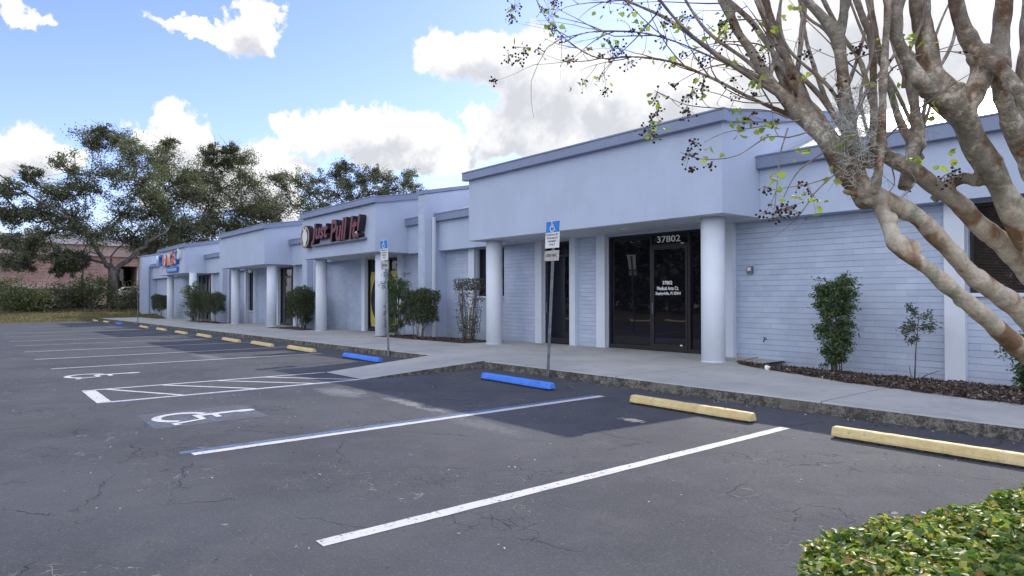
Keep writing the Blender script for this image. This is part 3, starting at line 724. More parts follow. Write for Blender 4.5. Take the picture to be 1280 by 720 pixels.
# ------------------------------------------------------------------ parking signs
def pole_sign(base, top, w, h, label, rz=0, name='parking_sign'):
    b = Vector(base); t_ = Vector(top); d = (t_-b)
    S = empty(name, base, label, 'road sign', 'disabled parking signs on steel posts')
    m = MB()                              # U-channel post
    for ox, oy, ww in ((-.025, 0, .012), (.025, 0, .012), (0, .018, .045)):
        m.tube([b+Vector((ox, oy, -.05)), t_+Vector((ox, oy, -.04))], [ww*.9 if ww < .02 else .022]*2, 4 if ww < .02 else 6)
    m.build('post', MT['galv'], S)
    sh = d.normalized(); z1 = t_.z; x_at = lambda z: b.x+(t_.x-b.x)*(z-b.z)/(t_.z-b.z)
    y = t_.y-.03
    z0 = z1-h
    m = MB(); cx = x_at((z0+z1)/2); q = (t_.x-b.x)/(t_.z-b.z)
    def plate(za, zb, ww, yy, th=.004):
        m.prism_y(yy, yy+th, [(x_at(za)-ww/2, za), (x_at(za)+ww/2, za), (x_at(zb)+ww/2, zb), (x_at(zb)-ww/2, zb)])
    plate(z0, z1, w, y); pan = m.build('sign_panel', MT['sign_white'], S)
    zm = z1-h*.42
    m = MB(); plate(zm, z1-.008, w-.016, y-.003, .002); bl = m.build('blue_field', MT['sign_blue'], pan)
    wheelchair(x_at((zm+z1)/2)-w*.06, 0, h*.36, MT['white_ink'], 'sign', y-.004, zm+.01, pan)
    for i, s_ in enumerate(['PARKING BY', 'DISABLED', 'PERMIT', 'ONLY']):
        zz = zm-.045-(h*.52)*i/4.3; ww = w*(.42, .38, .30, .22)[i]
        text('lettering', s_, MT['ink'], pan, x_at(zz)-ww, x_at(zz)+ww, zz-h*.038, zz+h*.03, y-.003, .002, offset=.01)
    za = z0-.05-h*.38; zb = z0-.05
    m = MB(); plate(za, zb, w*1.03, y, .004); fp = m.build('fine_panel', MT['sign_old'], S)
    text('lettering', '$250 FINE', MT['ink'], fp, x_at(za)-w*.36, x_at(za)+w*.36, (za+zb)/2-.03, (za+zb)/2+.035, y-.003, .002, offset=.01)
    return S
MT['sign_old'] = paint('weathered_sign', (.42, .41, .38), .6, .25, 18, 0)
pole_sign((-9.83, 8.98, -.14), (-9.62, 8.98, 3.0), .41, .54, 'disabled parking sign on the leaning post behind the nearer blue wheel stop')
pole_sign((-16.42, 9.0, -.2), (-16.64, 9.0, 3.08), .42, .56, 'disabled parking sign on the post left of the concrete ramp')
# third, seen almost edge-on, far down the kerb
S3 = pole_sign((-52.3, 8.98, -.5), (-52.3, 8.98, 3.35), .42, .7, 'far narrow parking sign at the left end of the sidewalk')

# ------------------------------------------------------------------ wheel stops
def make_stop(mat):
    o = empty('wheel_stop', (0, 0, 0), 'x', 'wheel stop')
    m = MB(); L = 1.015; w0, w1, h, z0 = .085, .055, .125, .022
    prof = [(-w0, z0), (w0, z0), (w0*.97, .05), (w1, h-.012), (w1-.012, h), (-w1+.012, h), (-w1, h-.012), (-w0*.97, .05)]
    xs_ = [-L, -L+.015, -L+.05]+[-L+.05+(2*L-.1)*i/24 for i in range(1, 24)]+[L-.05, L-.015, L]
    n = len(prof); vs = []
    for i, x in enumerate(xs_):
        k = .82 if i in (0, len(xs_)-1) else (.95 if i in (1, len(xs_)-2) else 1)
        for (y, z) in prof:
            j = .004*mnoise.noise(Vector((x*9, y*30, z*30)))
            vs.append((x, y*k+j, z0+(z-z0)*(k*.4+.6)+j))
    m.add(vs, [(i*n+j, (i+1)*n+j, (i+1)*n+(j+1)%n, i*n+(j+1)%n) for i in range(len(xs_)-1) for j in range(n)]+[tuple(range(n)), tuple((len(xs_)-1)*n+j for j in range(n))[::-1]])
    m.build('bar', mat, o, bevel=.004)
    m = MB()
    for i in range(12):
        xx = -.97+1.94*i/12; m.box(xx, xx+.1+.06*random.random(), -.088-.008*random.random(), .08, -.01, .023)
    m.box(-.95, .95, -.07, .07, -.01, .0215)
    m.build('underside', MT['stop_base'], o)  # near-black blocks fill the gap under the bar
    m = MB()
    for xx in (-.6, .6): m.cyl((xx, 0), .013, h-.004, h+.004, 10)
    m.build('anchor_pin', MT['galv'], o)
    return o
sy = make_stop(MT['stop_yellow']); sb = make_stop(MT['stop_blue'])
stops = [(-2.53, 7.72, 'y', 'yellow wheel stop nearest the hedge, cut by the right edge', .5),
         (-5.6, 7.78, 'y', 'yellow wheel stop between the two nearest white lines', -1),
         (-9.38, 7.78, 'b', 'blue wheel stop in front of the leaning sign post', -1),
         (-15.95, 7.95, 'b', 'blue wheel stop just left of the concrete ramp', 0),
         (-20.15, 7.98, 'y', 'yellow wheel stop next to the blue one left of the ramp', 0),
         (-23.5, 7.9, 'y', 'second yellow wheel stop left of the ramp', 0),
         (-26.8, 7.82, 'y', 'third yellow wheel stop left of the ramp', 0),
         (-31.2, 7.95, 'y', 'fourth yellow wheel stop left of the ramp', 0),
         (-35.3, 7.95, 'y', 'fifth yellow wheel stop left of the ramp', 0),
         (-40.4, 8.1, 'y', 'sixth yellow wheel stop left of the ramp', 0),
         (-45.2, 8.1, 'y', 'yellow wheel stop at the foot of the farthest sign post', 0),
         (-54.0, 8.1, 'b', 'small far blue wheel stop left of the farthest sign post', 0),
         (-59.8, 8.1, 'y', 'yellow wheel stop beyond the farthest blue one', 0),
         (-64.8, 8.0, 'y', 'last yellow wheel stop beside the dry grass', 0)]
used = set()
for x, y, k, lab, rz in stops:
    src = sy if k == 'y' else sb
    o = src if k not in used else copy_tree(src); used.add(k)
    o.location = (x, y, zg(x)+.004); o.rotation_euler = (0, 0, R(rz)); o['label'] = lab; o['group'] = 'wheel stops along the kerb'
for i in range(7):                      # row on the far side of the lot, seen mirrored in the shop glass
    o = copy_tree(sy); x = -37+3.3*i; o.location = (x, -8.2, zg(x)+.004); o.rotation_euler = (0, 0, 0)
    o['label'] = 'yellow wheel stop in the opposite row mirrored in the shop glass'; o['group'] = 'wheel stops opposite the shops'

# ------------------------------------------------------------------ plants
def shrub(name, x, y, z, h, w, d, style, label, seed, group=None, leaf='leaf_shrub', tw=1.):
    rg = random.Random(seed); o = empty(name, (x, y, z), label, 'shrub', group)
    st = MB(); ctr = []; out = []
    B = Vector((x, y, z))
    if style == 'nandina':
        tiers = [(.86, .50, .18, 1.15), (.68, .34, .16, .7), (.46, .44, .14, .8), (.22, .32, .14, .5)]
        for i in range(11):
            a = rg.uniform(0, 2*PI); r = rg.uniform(.02, .15)*w; hh = h*rg.choice([.5, .8, .9, .94])
            b0 = B+Vector((r*math.cos(a), r*math.sin(a)*.7, -.05)); tp = B+Vector((w*.22*math.cos(a)*rg.uniform(.3, 1), d*.22*math.sin(a), hh))
            mid = (b0+tp)/2+Vector((rg.gauss(0, .02), rg.gauss(0, .02), 0)); st.tube([b0, mid, tp], [.014, .012, .006], 6)
        for (tz, tr_, th, k_) in tiers:
            for k in range(int(62*k_*tw)):
                aa = rg.uniform(0, 2*PI); ln = w*tr_*math.sqrt(rg.uniform(.05, 1))*rg.choice([.8, .9, 1, 1.15]); c = B+Vector((w*.08*math.cos(aa), d*.08*math.sin(aa), h*(tz+rg.gauss(0, th*.4))))
                e = c+Vector((math.cos(aa)*ln, math.sin(aa)*ln*.8, h*(rg.uniform(-.02, .10)-.16*(ln/w)**1.5)))
                st.tube([c, (c+e)/2+Vector((0, 0, .04)), e], [.004, .003, .002], 3, False)
                for q in range(40):
                    p = c.lerp(e, rg.uniform(.35, 1.12))+Vector((rg.gauss(0, .035), rg.gauss(0, .035), rg.gauss(-.01, .035))); ctr.append(p); out.append((e-c).normalized()+Vector((0, 0, -.3)))
        sz = (.062, .024)
    elif style == 'sapling':
        st.tube([B+Vector((0, 0, -.05)), B+Vector((.03, 0, h*.4)), B+Vector((.08, 0, h*.75))], [.014, .012, .008], 6)
        st.tube([B, B+Vector((-.06, 0, .12)), B+Vector((-.09, 0, .3))], [.012, .01, .005], 5); st.tube([B, B+Vector((.2, 0, .14)), B+Vector((.42, -.05, .24))], [.012, .01, .006], 5)
        for i in range(15):
            zz = h*rg.uniform(.5, .8); c = B+Vector((.06, 0, zz)); aa = rg.uniform(0, 2*PI); ln = w*rg.uniform(.2, .5)
            e = c+Vector((math.cos(aa)*ln, math.sin(aa)*ln*.8, rg.uniform(-.1, .25)*h*.8)); st.tube([c, (c+e)/2+Vector((0, 0, .03)), e], [.005, .004, .002], 3, False)
            for q in range(44):
                p = c.lerp(e, rg.uniform(.35, 1.1))+Vector((rg.gauss(0, .04), rg.gauss(0, .04), rg.gauss(0, .04))); ctr.append(p); out.append((e-c).normalized())
        sz = (.055, .022)
    elif style in ('block', 'open'):
        for i in range(16 if style == 'open' else 8):
            a = rg.uniform(0, 2*PI); r = rg.uniform(.05, .2); b0 = B+Vector((r*w*math.cos(a), r*d*math.sin(a), -.06))
            a2 = a+rg.gauss(0, .4); rr = rg.uniform(.25, .46); tp = B+Vector((w*rr*math.cos(a2), d*rr*math.sin(a2), h*.93)); mid = b0.lerp(tp, .5)+Vector((rg.gauss(0, .05), rg.gauss(0, .05), 0))
            st.tube([b0, b0.lerp(mid, .5)+Vector((rg.gauss(0, .03), 0, 0)), mid, mid.lerp(tp, .6), tp], [.018, .015, .012, .009, .005], 6)
            for k in range(7 if style == 'open' else 0):
                p = mid.lerp(tp, rg.random()); st.tube([p, p+Vector((rg.gauss(0, .12), rg.gauss(0, .12), rg.uniform(.05, .25)))], [.006, .003], 4)
        nn = int((26000 if style == 'block' else 5200)*tw)
        lo = .20 if style == 'block' else .0
        for i in range(nn):
            if style == 'block':
                u, v, t = rg.uniform(-1, 1), rg.uniform(-1, 1), rg.random()
                s_ = (abs(u)**3+abs(v)**3)**(1/3)
                if s_ > 1: continue
                sc = .70+.30*sst(0, .4, t)+.16*mnoise.noise(Vector((u*1.6+seed, v*1.6, t*2.5)))
                if t < .25+.28*mnoise.noise(Vector((u*2.2+seed, v*2.2, 5))): continue
                p = Vector((u*w/2*sc, v*d/2*sc, h*(lo+(1-lo)*t)-.06*h*(s_**4)*sst(.7, 1, t)))
                ed = max(s_, abs(2*t-1))
                if rg.random() > .25+.75*ed**2: continue
                p *= 1+.10*mnoise.noise(B+p*2.2); p += Vector((rg.gauss(0, .025), rg.gauss(0, .025), rg.gauss(0, .025)))
                if mnoise.noise((B+p)*3.2) < -.45 and rg.random() < .7: continue
            else:
                t = rg.random(); dens = 1 if t > .82 else (.22 if t > .42 else .5 if t > .15 else .12)
                if rg.random() > dens: continue
                a = rg.uniform(0, 2*PI); rr = math.sqrt(rg.random())*(.34+.2*t); p = Vector((w*rr*math.cos(a), d*rr*math.sin(a), h*t))
            ctr.append(B+p); out.append(Vector((p.x, p.y, .1)).normalized())
        sz = (.055, .03)
    st.build('stems', MT['stem'], o, smooth=True)
    leaves('foliage', [tuple(c) for c in ctr], sz[0]*(1.15 if h > 1 else 1), sz[1]*1.15, MT[leaf], o, outward=np.array([tuple(v) for v in out]), seed=seed, up=.35)
    return o
shrub('nandina_shrub', -6.1, 13.35, -.08, 1.9, .82, .75, 'nandina', 'tall nandina shrub against the right brick wall', 11, leaf='leaf_nandina', tw=1.3)
shrub('sapling', -4.72, 13.5, -.09, 1.55, .75, .5, 'sapling', 'thin small sapling beside the white pilaster on the right wall', 12, leaf='leaf_shrub')
shrub('wispy_shrub', -2.72, 12.7, -.05, .92, .75, .6, 'nandina', 'low wispy green shrub at the right edge of the mulch bed', 13, leaf='leaf_nandina', tw=.8)
shrub('open_shrub', -18.3, 13.1, -.1, 2.2, 1.25, .9, 'open', 'tall bare-stemmed shrub with thin flat top left of the near canopy', 14, leaf='leaf_shrub')
shrub('clipped_shrub', -20.55, 12.55, -.12, 1.85, 1.6, 1.0, 'block', 'dark dense clipped shrub between the fin wall and the open shrub', 15)
shrub('nandina_shrub', -22.6, 12.75, -.12, 2.35, 1.3, .9, 'nandina', 'tall nandina shrub partly behind the post of the second sign', 16, leaf='leaf_nandina')
shrub('clipped_shrub', -31.9, 12.6, -.2, 2.0, 1.4, 1.2, 'block', 'dark clipped shrub left of the red letter sign columns', 17)
shrub('nandina_shrub', -32.5, 13.0, -.2, 2.2, 1.3, .9, 'nandina', 'feathery nandina rising behind the shrub by the second canopy', 18, leaf='leaf_nandina')
shrub('clipped_shrub', -45.6, 12.2, -.3, 2.0, 2.2, 1.2, 'block', 'dark clipped hedge block left of the third canopy columns', 19)
shrub('clipped_shrub', -48.2, 12.0, -.3, 2.15, 2.0, 1.2, 'block', 'middle clipped hedge block left of the third canopy', 20)
shrub('nandina_shrub', -50.8, 12.2, -.32, 2.7, 1.9, 1.2, 'nandina', 'feathery nandina at the right column of the farthest canopy', 21, leaf='leaf_nandina', tw=1.3)
shrub('clipped_shrub', -63.6, 12.6, -.45, 2.1, 1.7, 1.2, 'block', 'dark pear-shaped clipped bush left of the farthest canopy', 22)

# near hedge, bottom right
hd = empty('hedge', (-.3, 2.8, -.1), 'glossy yellow-green clipped hedge in the near right corner', 'hedge')
poly = [(-1.03, 2.02), (-.86, 2.55), (-.68, 3.02), (-.42, 3.3), (.2, 3.45), (.6, 3.0), (.6, 1.75), (-.3, 1.70), (-.93, 1.80)]
def inpoly(x, y):
    c = False; n = len(poly)
    for i in range(n):
        x0, y0 = poly[i]; x1, y1 = poly[i-1]
        if (y0 > y) != (y1 > y) and x < (x1-x0)*(y-y0)/(y1-y0)+x0: c = not c
    return c
def edge_d(x, y):
    best = 9; bn = (0, 0)
    for i in range(len(poly)):
        a = Vector(poly[i-1]); b = Vector(poly[i]); ab = b-a; t = max(0, min(1, (Vector((x, y))-a).dot(ab)/ab.length_squared)); q = a+ab*t; dd = (Vector((x, y))-q).length
        if dd < best: best = dd; bn = (ab.y, -ab.x)
    l = math.hypot(*bn); return best, (-bn[0]/l, -bn[1]/l)
ctr, nr = [], []
rg = random.Random(3)
while len(ctr) < 31000:
    x, y = rg.uniform(-1.1, .6), rg.uniform(1.65, 3.5)
    if x > .25 or not inpoly(x, y): continue
    e, nn = edge_d(x, y); top = .785+.06*max(0, y-2.3)+.05*mnoise.noise(Vector((x*4, y*4, 0)))+.03*mnoise.noise(Vector((x*13, y*13, 4)))-.07*max(0, 1-e/.12)**2
    if rg.random() < .52:
        z = top-abs(rg.gauss(0, .045)); ctr.append((x, y, z)); nr.append((0, 0, 1))
    elif e < .13 and rg.random() < .9:
        z = rg.uniform(.0, top); ctr.append((x, y, z)); k = -1 if True else 1
        cxm, cym = -.2, 2.6; dx, dy = x-cxm, y-cym; L = math.hypot(dx, dy); nr.append((dx/L, dy/L, .5))
leaves('foliage', ctr, .031, .0175, MT['leaf_hedge'], hd, shape='obovate', fold=.22, seed=31, nrm=np.array(nr), up=.2)
st = MB()
for i in range(70):
    x, y = rg.uniform(-.75, .4), rg.uniform(1.95, 3.1)
    if not inpoly(x, y) or edge_d(x, y)[0] < .2: continue
    p = Vector((x, y, -.1)); q = Vector((x+rg.gauss(0, .08), y+rg.gauss(0, .08), .35)); r_ = q+Vector((rg.gauss(0, .08), rg.gauss(0, .08), .36)); st.tube([p, q, r_], [.009, .007, .003], 5)
    for k in range(3):
        s_ = q.lerp(r_, rg.random()); st.tube([s_, s_+Vector((rg.gauss(0, .07), rg.gauss(0, .07), .12))], [.004, .002], 4)
st.build('stems', MT['stem'], hd)
isl = MB(); isl.prism_z([(-.80, 1.6), (3.5, 1.6), (3.5, 6.6), (.3, 7.0), (-.4, 6.6), (-.80, 5.9)], -.2, .0); tag(isl.build('planting_island', MT['mulch'], bevel=.02), kind='structure')

# ------------------------------------------------------------------ crape myrtle
CM = empty('crape_myrtle_tree', tuple(at(1500, 800, 3.0)), 'many-stemmed crape myrtle leaning in from the right, mostly bare with seed pods', 'tree')
base = at(1500, 805, 3.05)
def limb(pts, d):                        # (px, py, half-width px) -> world spline
    out = []
    for q in pts:
        dd = q[3] if len(q) > 3 else d; p = at(q[0], q[1], dd); out.append((p.x, p.y, p.z, q[2]/F*dd))
    return out
limbs = [
 limb([(1490, 815, 46, 3.05), (1440, 640, 32, 2.95), (1370, 500, 24, 2.8), (1300, 415, 20, 2.7), (1248, 367, 18, 2.64), (1203, 330, 17, 2.58), (1153, 276, 17, 2.53), (1118, 254, 18, 2.51), (1082, 240, 22, 2.5), (1060, 215, 21, 2.5), (1044, 188, 18, 2.5), (1015, 160, 15, 2.55), (990, 134, 12, 2.6), (962, 100, 10, 2.66), (938, 62, 9, 2.72), (915, 25, 8, 2.8), (895, -30, 7, 2.9)], 2.6),
 limb([(1495, 800, 40, 3.0), (1420, 590, 28, 2.85), (1345, 505, 21, 2.72), (1279, 438, 18, 2.6), (1249, 412, 17, 2.52), (1203, 372, 16, 2.46), (1160, 336, 15, 2.42), (1130, 317, 15, 2.41), (1115, 300, 15, 2.42), (1110, 280, 13, 2.46), (1100, 258, 12, 2.5)], 2.5),
 limb([(1505, 800, 44, 3.1), (1450, 600, 32, 3.0), (1380, 470, 26, 2.9), (1310, 372, 22, 2.82), (1265, 318, 20, 2.78), (1228, 284, 18, 2.74), (1185, 244, 16, 2.7), (1145, 215, 15, 2.68), (1115, 196, 14, 2.66), (1100, 188, 11, 2.65)], 2.8),
 limb([(1515, 800, 48, 3.0), (1450, 560, 36, 2.9), (1370, 430, 29, 2.8), (1305, 330, 24, 2.7), (1262, 254, 22, 2.62), (1232, 198, 22, 2.56), (1205, 150, 25, 2.52), (1182, 122, 30, 2.5), (1165, 95, 24, 2.5), (1158, 60, 19, 2.5), (1150, 20, 17, 2.5), (1146, -40, 16, 2.5)], 2.6),
 limb([(1170, 118, 20, 2.48), (1150, 98, 15, 2.46), (1130, 65, 11, 2.46), (1118, 30, 11, 2.46), (1126, -10, 10, 2.46), (1130, -40, 10, 2.46)], 2.5),
 limb([(1205, 140, 20, 2.5), (1228, 90, 20, 2.48), (1215, 55, 17, 2.48), (1200, 25, 14, 2.48), (1188, -40, 13, 2.48)], 2.5),
 limb([(1535, 780, 44, 2.95), (1470, 540, 34, 2.85), (1370, 340, 28, 2.7), (1312, 245, 23, 2.62), (1280, 192, 20, 2.56), (1262, 150, 17, 2.54), (1250, 112, 17, 2.52), (1247, 75, 19, 2.5), (1254, 35, 15, 2.5), (1256, -40, 14, 2.5)], 2.6),
 limb([(1560, 700, 30, 2.9), (1420, 380, 26, 2.8), (1330, 250, 20, 2.72), (1290, 180, 17, 2.7), (1276, 140, 15, 2.7), (1282, 90, 14, 2.7), (1290, 0, 14, 2.7), (1290, -40, 13, 2.7)], 2.6),
 limb([(1228, 78, 14, 2.46), (1248, 84, 13, 2.42), (1270, 108, 12, 2.38), (1300, 150, 12, 2.4)], 2.4),
 # secondary stems from the mossy crotch
 limb([(1072, 225, 20, 2.5), (1064, 180, 17, 2.5), (1058, 130, 13, 2.5), (1052, 80, 11, 2.52), (1048, 48, 13, 2.52), (1030, 22, 9, 2.54), (1003, -6, 8, 2.56), (990, -40, 8, 2.56)], 2.5),
 limb([(1050, 50, 10, 2.52), (1056, 20, 9, 2.5), (1058, -40, 9, 2.5)], 2.5),
 limb([(1090, 240, 12, 2.46), (1098, 215, 9, 2.44), (1102, 160, 8, 2.44), (1105, 100, 6.5, 2.44), (1108, 40, 6, 2.44), (1110, -40, 6, 2.44)], 2.5),
 limb([(1085, 210, 13, 2.52), (1092, 160, 8, 2.54), (1091, 110, 6, 2.56), (1088, 50, 5.5, 2.58), (1076, 15, 5.5, 2.6), (1058, -30, 5.5, 2.6)], 2.5),
 limb([(1058, 200, 12, 2.52), (1035, 160, 8, 2.55), (1016, 140, 7, 2.6), (995, 95, 7, 2.62), (975, 50, 6.5, 2.66), (955, -5, 6, 2.7), (945, -40, 6, 2.7)], 2.5),
 limb([(1030, 165, 9, 2.54), (1000, 118, 6, 2.6), (965, 62, 5, 2.7), (942, 30, 5, 2.76), (915, 5, 4.5, 2.8), (880, -30, 4, 2.9)], 2.5),
 limb([(1045, 185, 10, 2.54), (1018, 135, 7, 2.6), (975, 110, 6, 2.7), (940, 92, 5, 2.8), (903, 74, 4.4, 2.9), (872, 50, 3.8, 3.0), (833, 23, 3.2, 3.1), (783, 0, 2.8, 3.2), (740, -25, 2.5, 3.3)], 2.6),
 limb([(1000, 150, 6, 2.6), (950, 128, 3.6, 2.7), (888, 97, 2.8, 2.8), (841, 78, 2.4, 2.9), (790, 71, 2.1, 3.0), (750, 73, 1.9, 3.0), (722, 60, 1.7, 3.0), (700, 42, 1.5, 3.0), (680, 15, 1.3, 3.1), (668, -10, 1.1, 3.1)], 2.6),
 limb([(965, 106, 5, 2.72), (925, 86, 3.0, 2.8), (895, 74, 2.4, 2.85), (849, 54, 2.3, 2.95), (802, 41, 2.2, 3.0), (755, 39, 2, 3.0), (724, 43, 1.7, 3.0), (705, 53, 1.5, 3.0), (680, 58, 1.1, 3.0), (660, 62, .8, 3.0)], 2.6),
 limb([(1108, 192, 9, 2.68), (1090, 130, 5, 2.72), (1075, 75, 4.5, 2.8), (1050, 40, 4, 2.8), (1020, -20, 4, 2.8)], 2.6),
 limb([(1130, 235, 11, 2.72), (1140, 190, 12, 2.76), (1148, 165, 13, 2.8), (1143, 125, 8, 2.8), (1145, 80, 6, 2.8), (1125, 50, 5, 2.8), (1110, -20, 5, 2.8)], 2.6),
 limb([(1150, 200, 9, 2.8), (1125, 150, 7, 2.8), (1112, 110, 6, 2.85), (1098, 60, 5, 2.85), (1085, -20, 5, 2.9)], 2.6),
 limb([(1165, 250, 8, 2.74), (1185, 232, 10, 2.7), (1205, 222, 11, 2.64), (1222, 228, 10, 2.6)], 2.6),
 limb([(1088, 245, 8, 2.5), (1072, 243, 5, 2.47), (1056, 239, 4.5, 2.44)], 2.5),
]
_rg = random.Random(21)
for i in range(22):                      # straight younger shoots rising out of the crotches
    sx, sy, dd = _rg.choice([(1015, 155, 2.58), (1040, 185, 2.54), (1058, 190, 2.5), (1078, 205, 2.5), (1095, 200, 2.5), (1150, 175, 2.78), (1048, 60, 2.52), (990, 130, 2.62), (960, 95, 2.66), (1130, 110, 2.5)])
    ex = sx+_rg.uniform(-190, 70)*(.5 if sy < 120 else 1); d2 = dd+_rg.uniform(-.1, .5); r0 = _rg.uniform(2.2, 4.6)
    limbs.append(limb([(sx, sy, r0*1.2, dd), (sx+(ex-sx)*.35+_rg.gauss(0, 8), sy*.62, r0, dd*.7+d2*.3), (sx+(ex-sx)*.7+_rg.gauss(0, 8), sy*.28, r0*.8, dd*.3+d2*.7), (ex, -30, r0*.6, d2)], 2.6))
trunk = MB(); twg = MB()
knots = []
for L in limbs:
    pts = spline(L, .03)
    big = max(q[3] for q in pts) > .016
    P = []; Rr = []
    for q in pts:
        v = Vector(q[:3]); r_ = max(.002, q[3]*(.66 if q[3] > .02 else .76))
        nz = 1+.20*mnoise.noise(v*11)+.14*mnoise.noise(v*25)
        P.append(v+Vector([mnoise.noise(v*6+Vector((k*9, 0, 0)))*r_*.35 for k in range(3)])); Rr.append(r_*nz)
    if big: trunk.tube(P, Rr, 16)
    else: twg.tube(P, Rr, 7)
# burls and pruning knobs
bm = bmesh.new()
for (px, py, d, r_) in [(1080, 246, 2.5, .062), (1112, 276, 2.46, .045), (1122, 304, 2.42, .042), (1182, 118, 2.5, .088), (1160, 108, 2.48, .06), (1226, 72, 2.47, .06), (1246, 78, 2.47, .056), (1262, 105, 2.4, .035), (1103, 190, 2.65, .036), (1048, 52, 2.52, .04), (1062, 190, 2.5, .046), (1222, 228, 2.62, .03), (1150, 182, 2.78, .038), (1204, 375, 2.47, .045), (1140, 312, 2.42, .04)]:
    mtx = Matrix.Translation(at(px, py, d)) @ Matrix.Diagonal((1, 1, random.uniform(.8, 1.2), 1))
    rr = bmesh.ops.create_icosphere(bm, subdivisions=3, radius=r_*.72, matrix=mtx)
    for v in rr['verts']:
        c = at(px, py, d); o_ = v.co-c; v.co = c+o_*(1+.4*mnoise.noise(v.co*22)+.25*mnoise.noise(v.co*55))
bm.verts.index_update(); vs = [tuple(v.co) for v in bm.verts]; fs = [tuple(v.index for v in f.verts) for f in bm.faces]; bm.free(); trunk.add(vs, fs)
tr = trunk.build('trunk', MT['bark_crape'], CM, smooth=True)
rm = tr.modifiers.new('r', 'REMESH'); rm.mode = 'VOXEL'; rm.voxel_size = .006; rm.use_smooth_shade = True
sm = tr.modifiers.new('s', 'SMOOTH'); sm.iterations = 3; sm.factor = .5
# twigs, leaves, seed pods
rg = random.Random(77); lv = []; lo_ = []; pods = MB(); cap = []
def podcluster(c, n=9, s=.03):
    for i in range(n):
        p = c+Vector((rg.gauss(0, s), rg.gauss(0, s), rg.gauss(0, s*.8))); cap.append((p, rg.uniform(.0035, .0062)))
        twg.tube([c+Vector((0, 0, .01)), c.lerp(p, .5)+Vector((0, 0, .006)), p], [.0009]*3, 3, False)
def leafspray(c, n=5, s=.035):
    for i in range(n): lv.append(c+Vector((rg.gauss(0, s), rg.gauss(0, s), rg.gauss(0, s*.7)))); lo_.append((rg.gauss(0, 1), rg.gauss(0, 1), -.2))
def twig(p, d, L, r_, dep=0):
    pts = [p]; dd = d.normalized(); q = p; n = 6
    bend = Vector((rg.gauss(0, .12), rg.gauss(0, .12), rg.gauss(-.02, .12)))
    for i in range(n):
        dd = (dd+bend+Vector((rg.gauss(0, .08), rg.gauss(0, .08), rg.gauss(0, .08)))).normalized(); q = q+dd*L/n; pts.append(q)
    twg.tube(pts, [r_*(1-.75*i/n) for i in range(n+1)], 5, False)
    if dep < 2:
        for k in range(rg.choice([1, 2, 2, 3]) if dep == 0 else rg.choice([0, 1, 2])):
            i = rg.randint(1, n-1); a = (dd+Vector((rg.gauss(0, .8), rg.gauss(0, .8), rg.gauss(0, .8)))).normalized(); twig(pts[i], a, L*rg.uniform(.35, .7), r_*.55, dep+1)
    e = pts[-1]
    u = rg.random()
    if u < .38: podcluster(e, rg.randint(5, 13), rg.uniform(.010, .020))
    elif u < .5: leafspray(e, rg.randint(2, 6), .025)
for L in limbs[9:19]+limbs[0:1]:
    pts = spline(L, .05)
    for i in range(2, len(pts)-1):
        q = Vector(pts[i][:3])
        px_z = q.z
        if pts[i][3] > .035: continue
        pr = (.42 if pts[i][3] < .012 else .18)
        if rg.random() < pr:
            t_ = (Vector(pts[i+1][:3])-Vector(pts[i-1][:3])).normalized()
            a = (t_*.9-rgt*rg.uniform(-.1, .7)+Vector((rg.gauss(0, .5), rg.gauss(0, .5), rg.gauss(.1, .55)))).normalized()
            twig(q, a, rg.uniform(.18, .55), max(.0018, min(.004, pts[i][3]*.4)))
# low drooping twigs seen against the fascia
for pl in [[(985, 148, 2.6), (960, 138, 2.6), (911, 136, 2.62), (870, 133, 2.66), (849, 128, 2.7), (818, 113, 2.7)],
           [(1010, 165, 2.5), (985, 172, 2.5), (960, 171, 2.5), (923, 194, 2.5), (895, 199, 2.5), (872, 198, 2.5), (850, 190, 2.5)],
           [(985, 160, 2.5), (976, 190, 2.45), (972, 225, 2.45), (968, 262, 2.45)], [(1030, 190, 2.5), (1000, 212, 2.48), (985, 235, 2.46), (975, 258, 2.46)],
           [(1060, 205, 2.45), (1035, 225, 2.4), (1015, 245, 2.4), (1003, 264, 2.4), (985, 269, 2.4), (955, 274, 2.4), (930, 274, 2.4)], [(1037, 222, 2.42), (1010, 230, 2.4), (980, 235, 2.4), (960, 238, 2.4)],
           [(1113, 200, 2.6), (1118, 232, 2.6), (1100, 248, 2.6)], [(1120, 205, 2.6), (1145, 225, 2.6), (1125, 250, 2.6)], [(1000, 150, 2.55), (940, 160, 2.55), (905, 166, 2.56), (880, 178, 2.56)],
           [(1000, 128, 2.6), (930, 128, 2.6), (900, 118, 2.6), (860, 108, 2.6)], [(1165, 240, 2.6), (1180, 220, 2.6), (1195, 214, 2.6)]]:
    P = [at(*q) for q in pl]; sp = spline([(p.x, p.y, p.z, .0026) for p in P], .03); n = len(sp)
    twg.tube([Vector(q[:3]) for q in sp], [.0032*(1-.6*i/n) for i in range(n)], 5, False)
    for i in range(3, n, 5):
        if rg.random() < .5: twig(Vector(sp[i][:3]), Vector((rg.gauss(0, .6), rg.gauss(0, .6), rg.gauss(-.1, .6)))-rgt*.3, rg.uniform(.08, .2), .0016, 1)
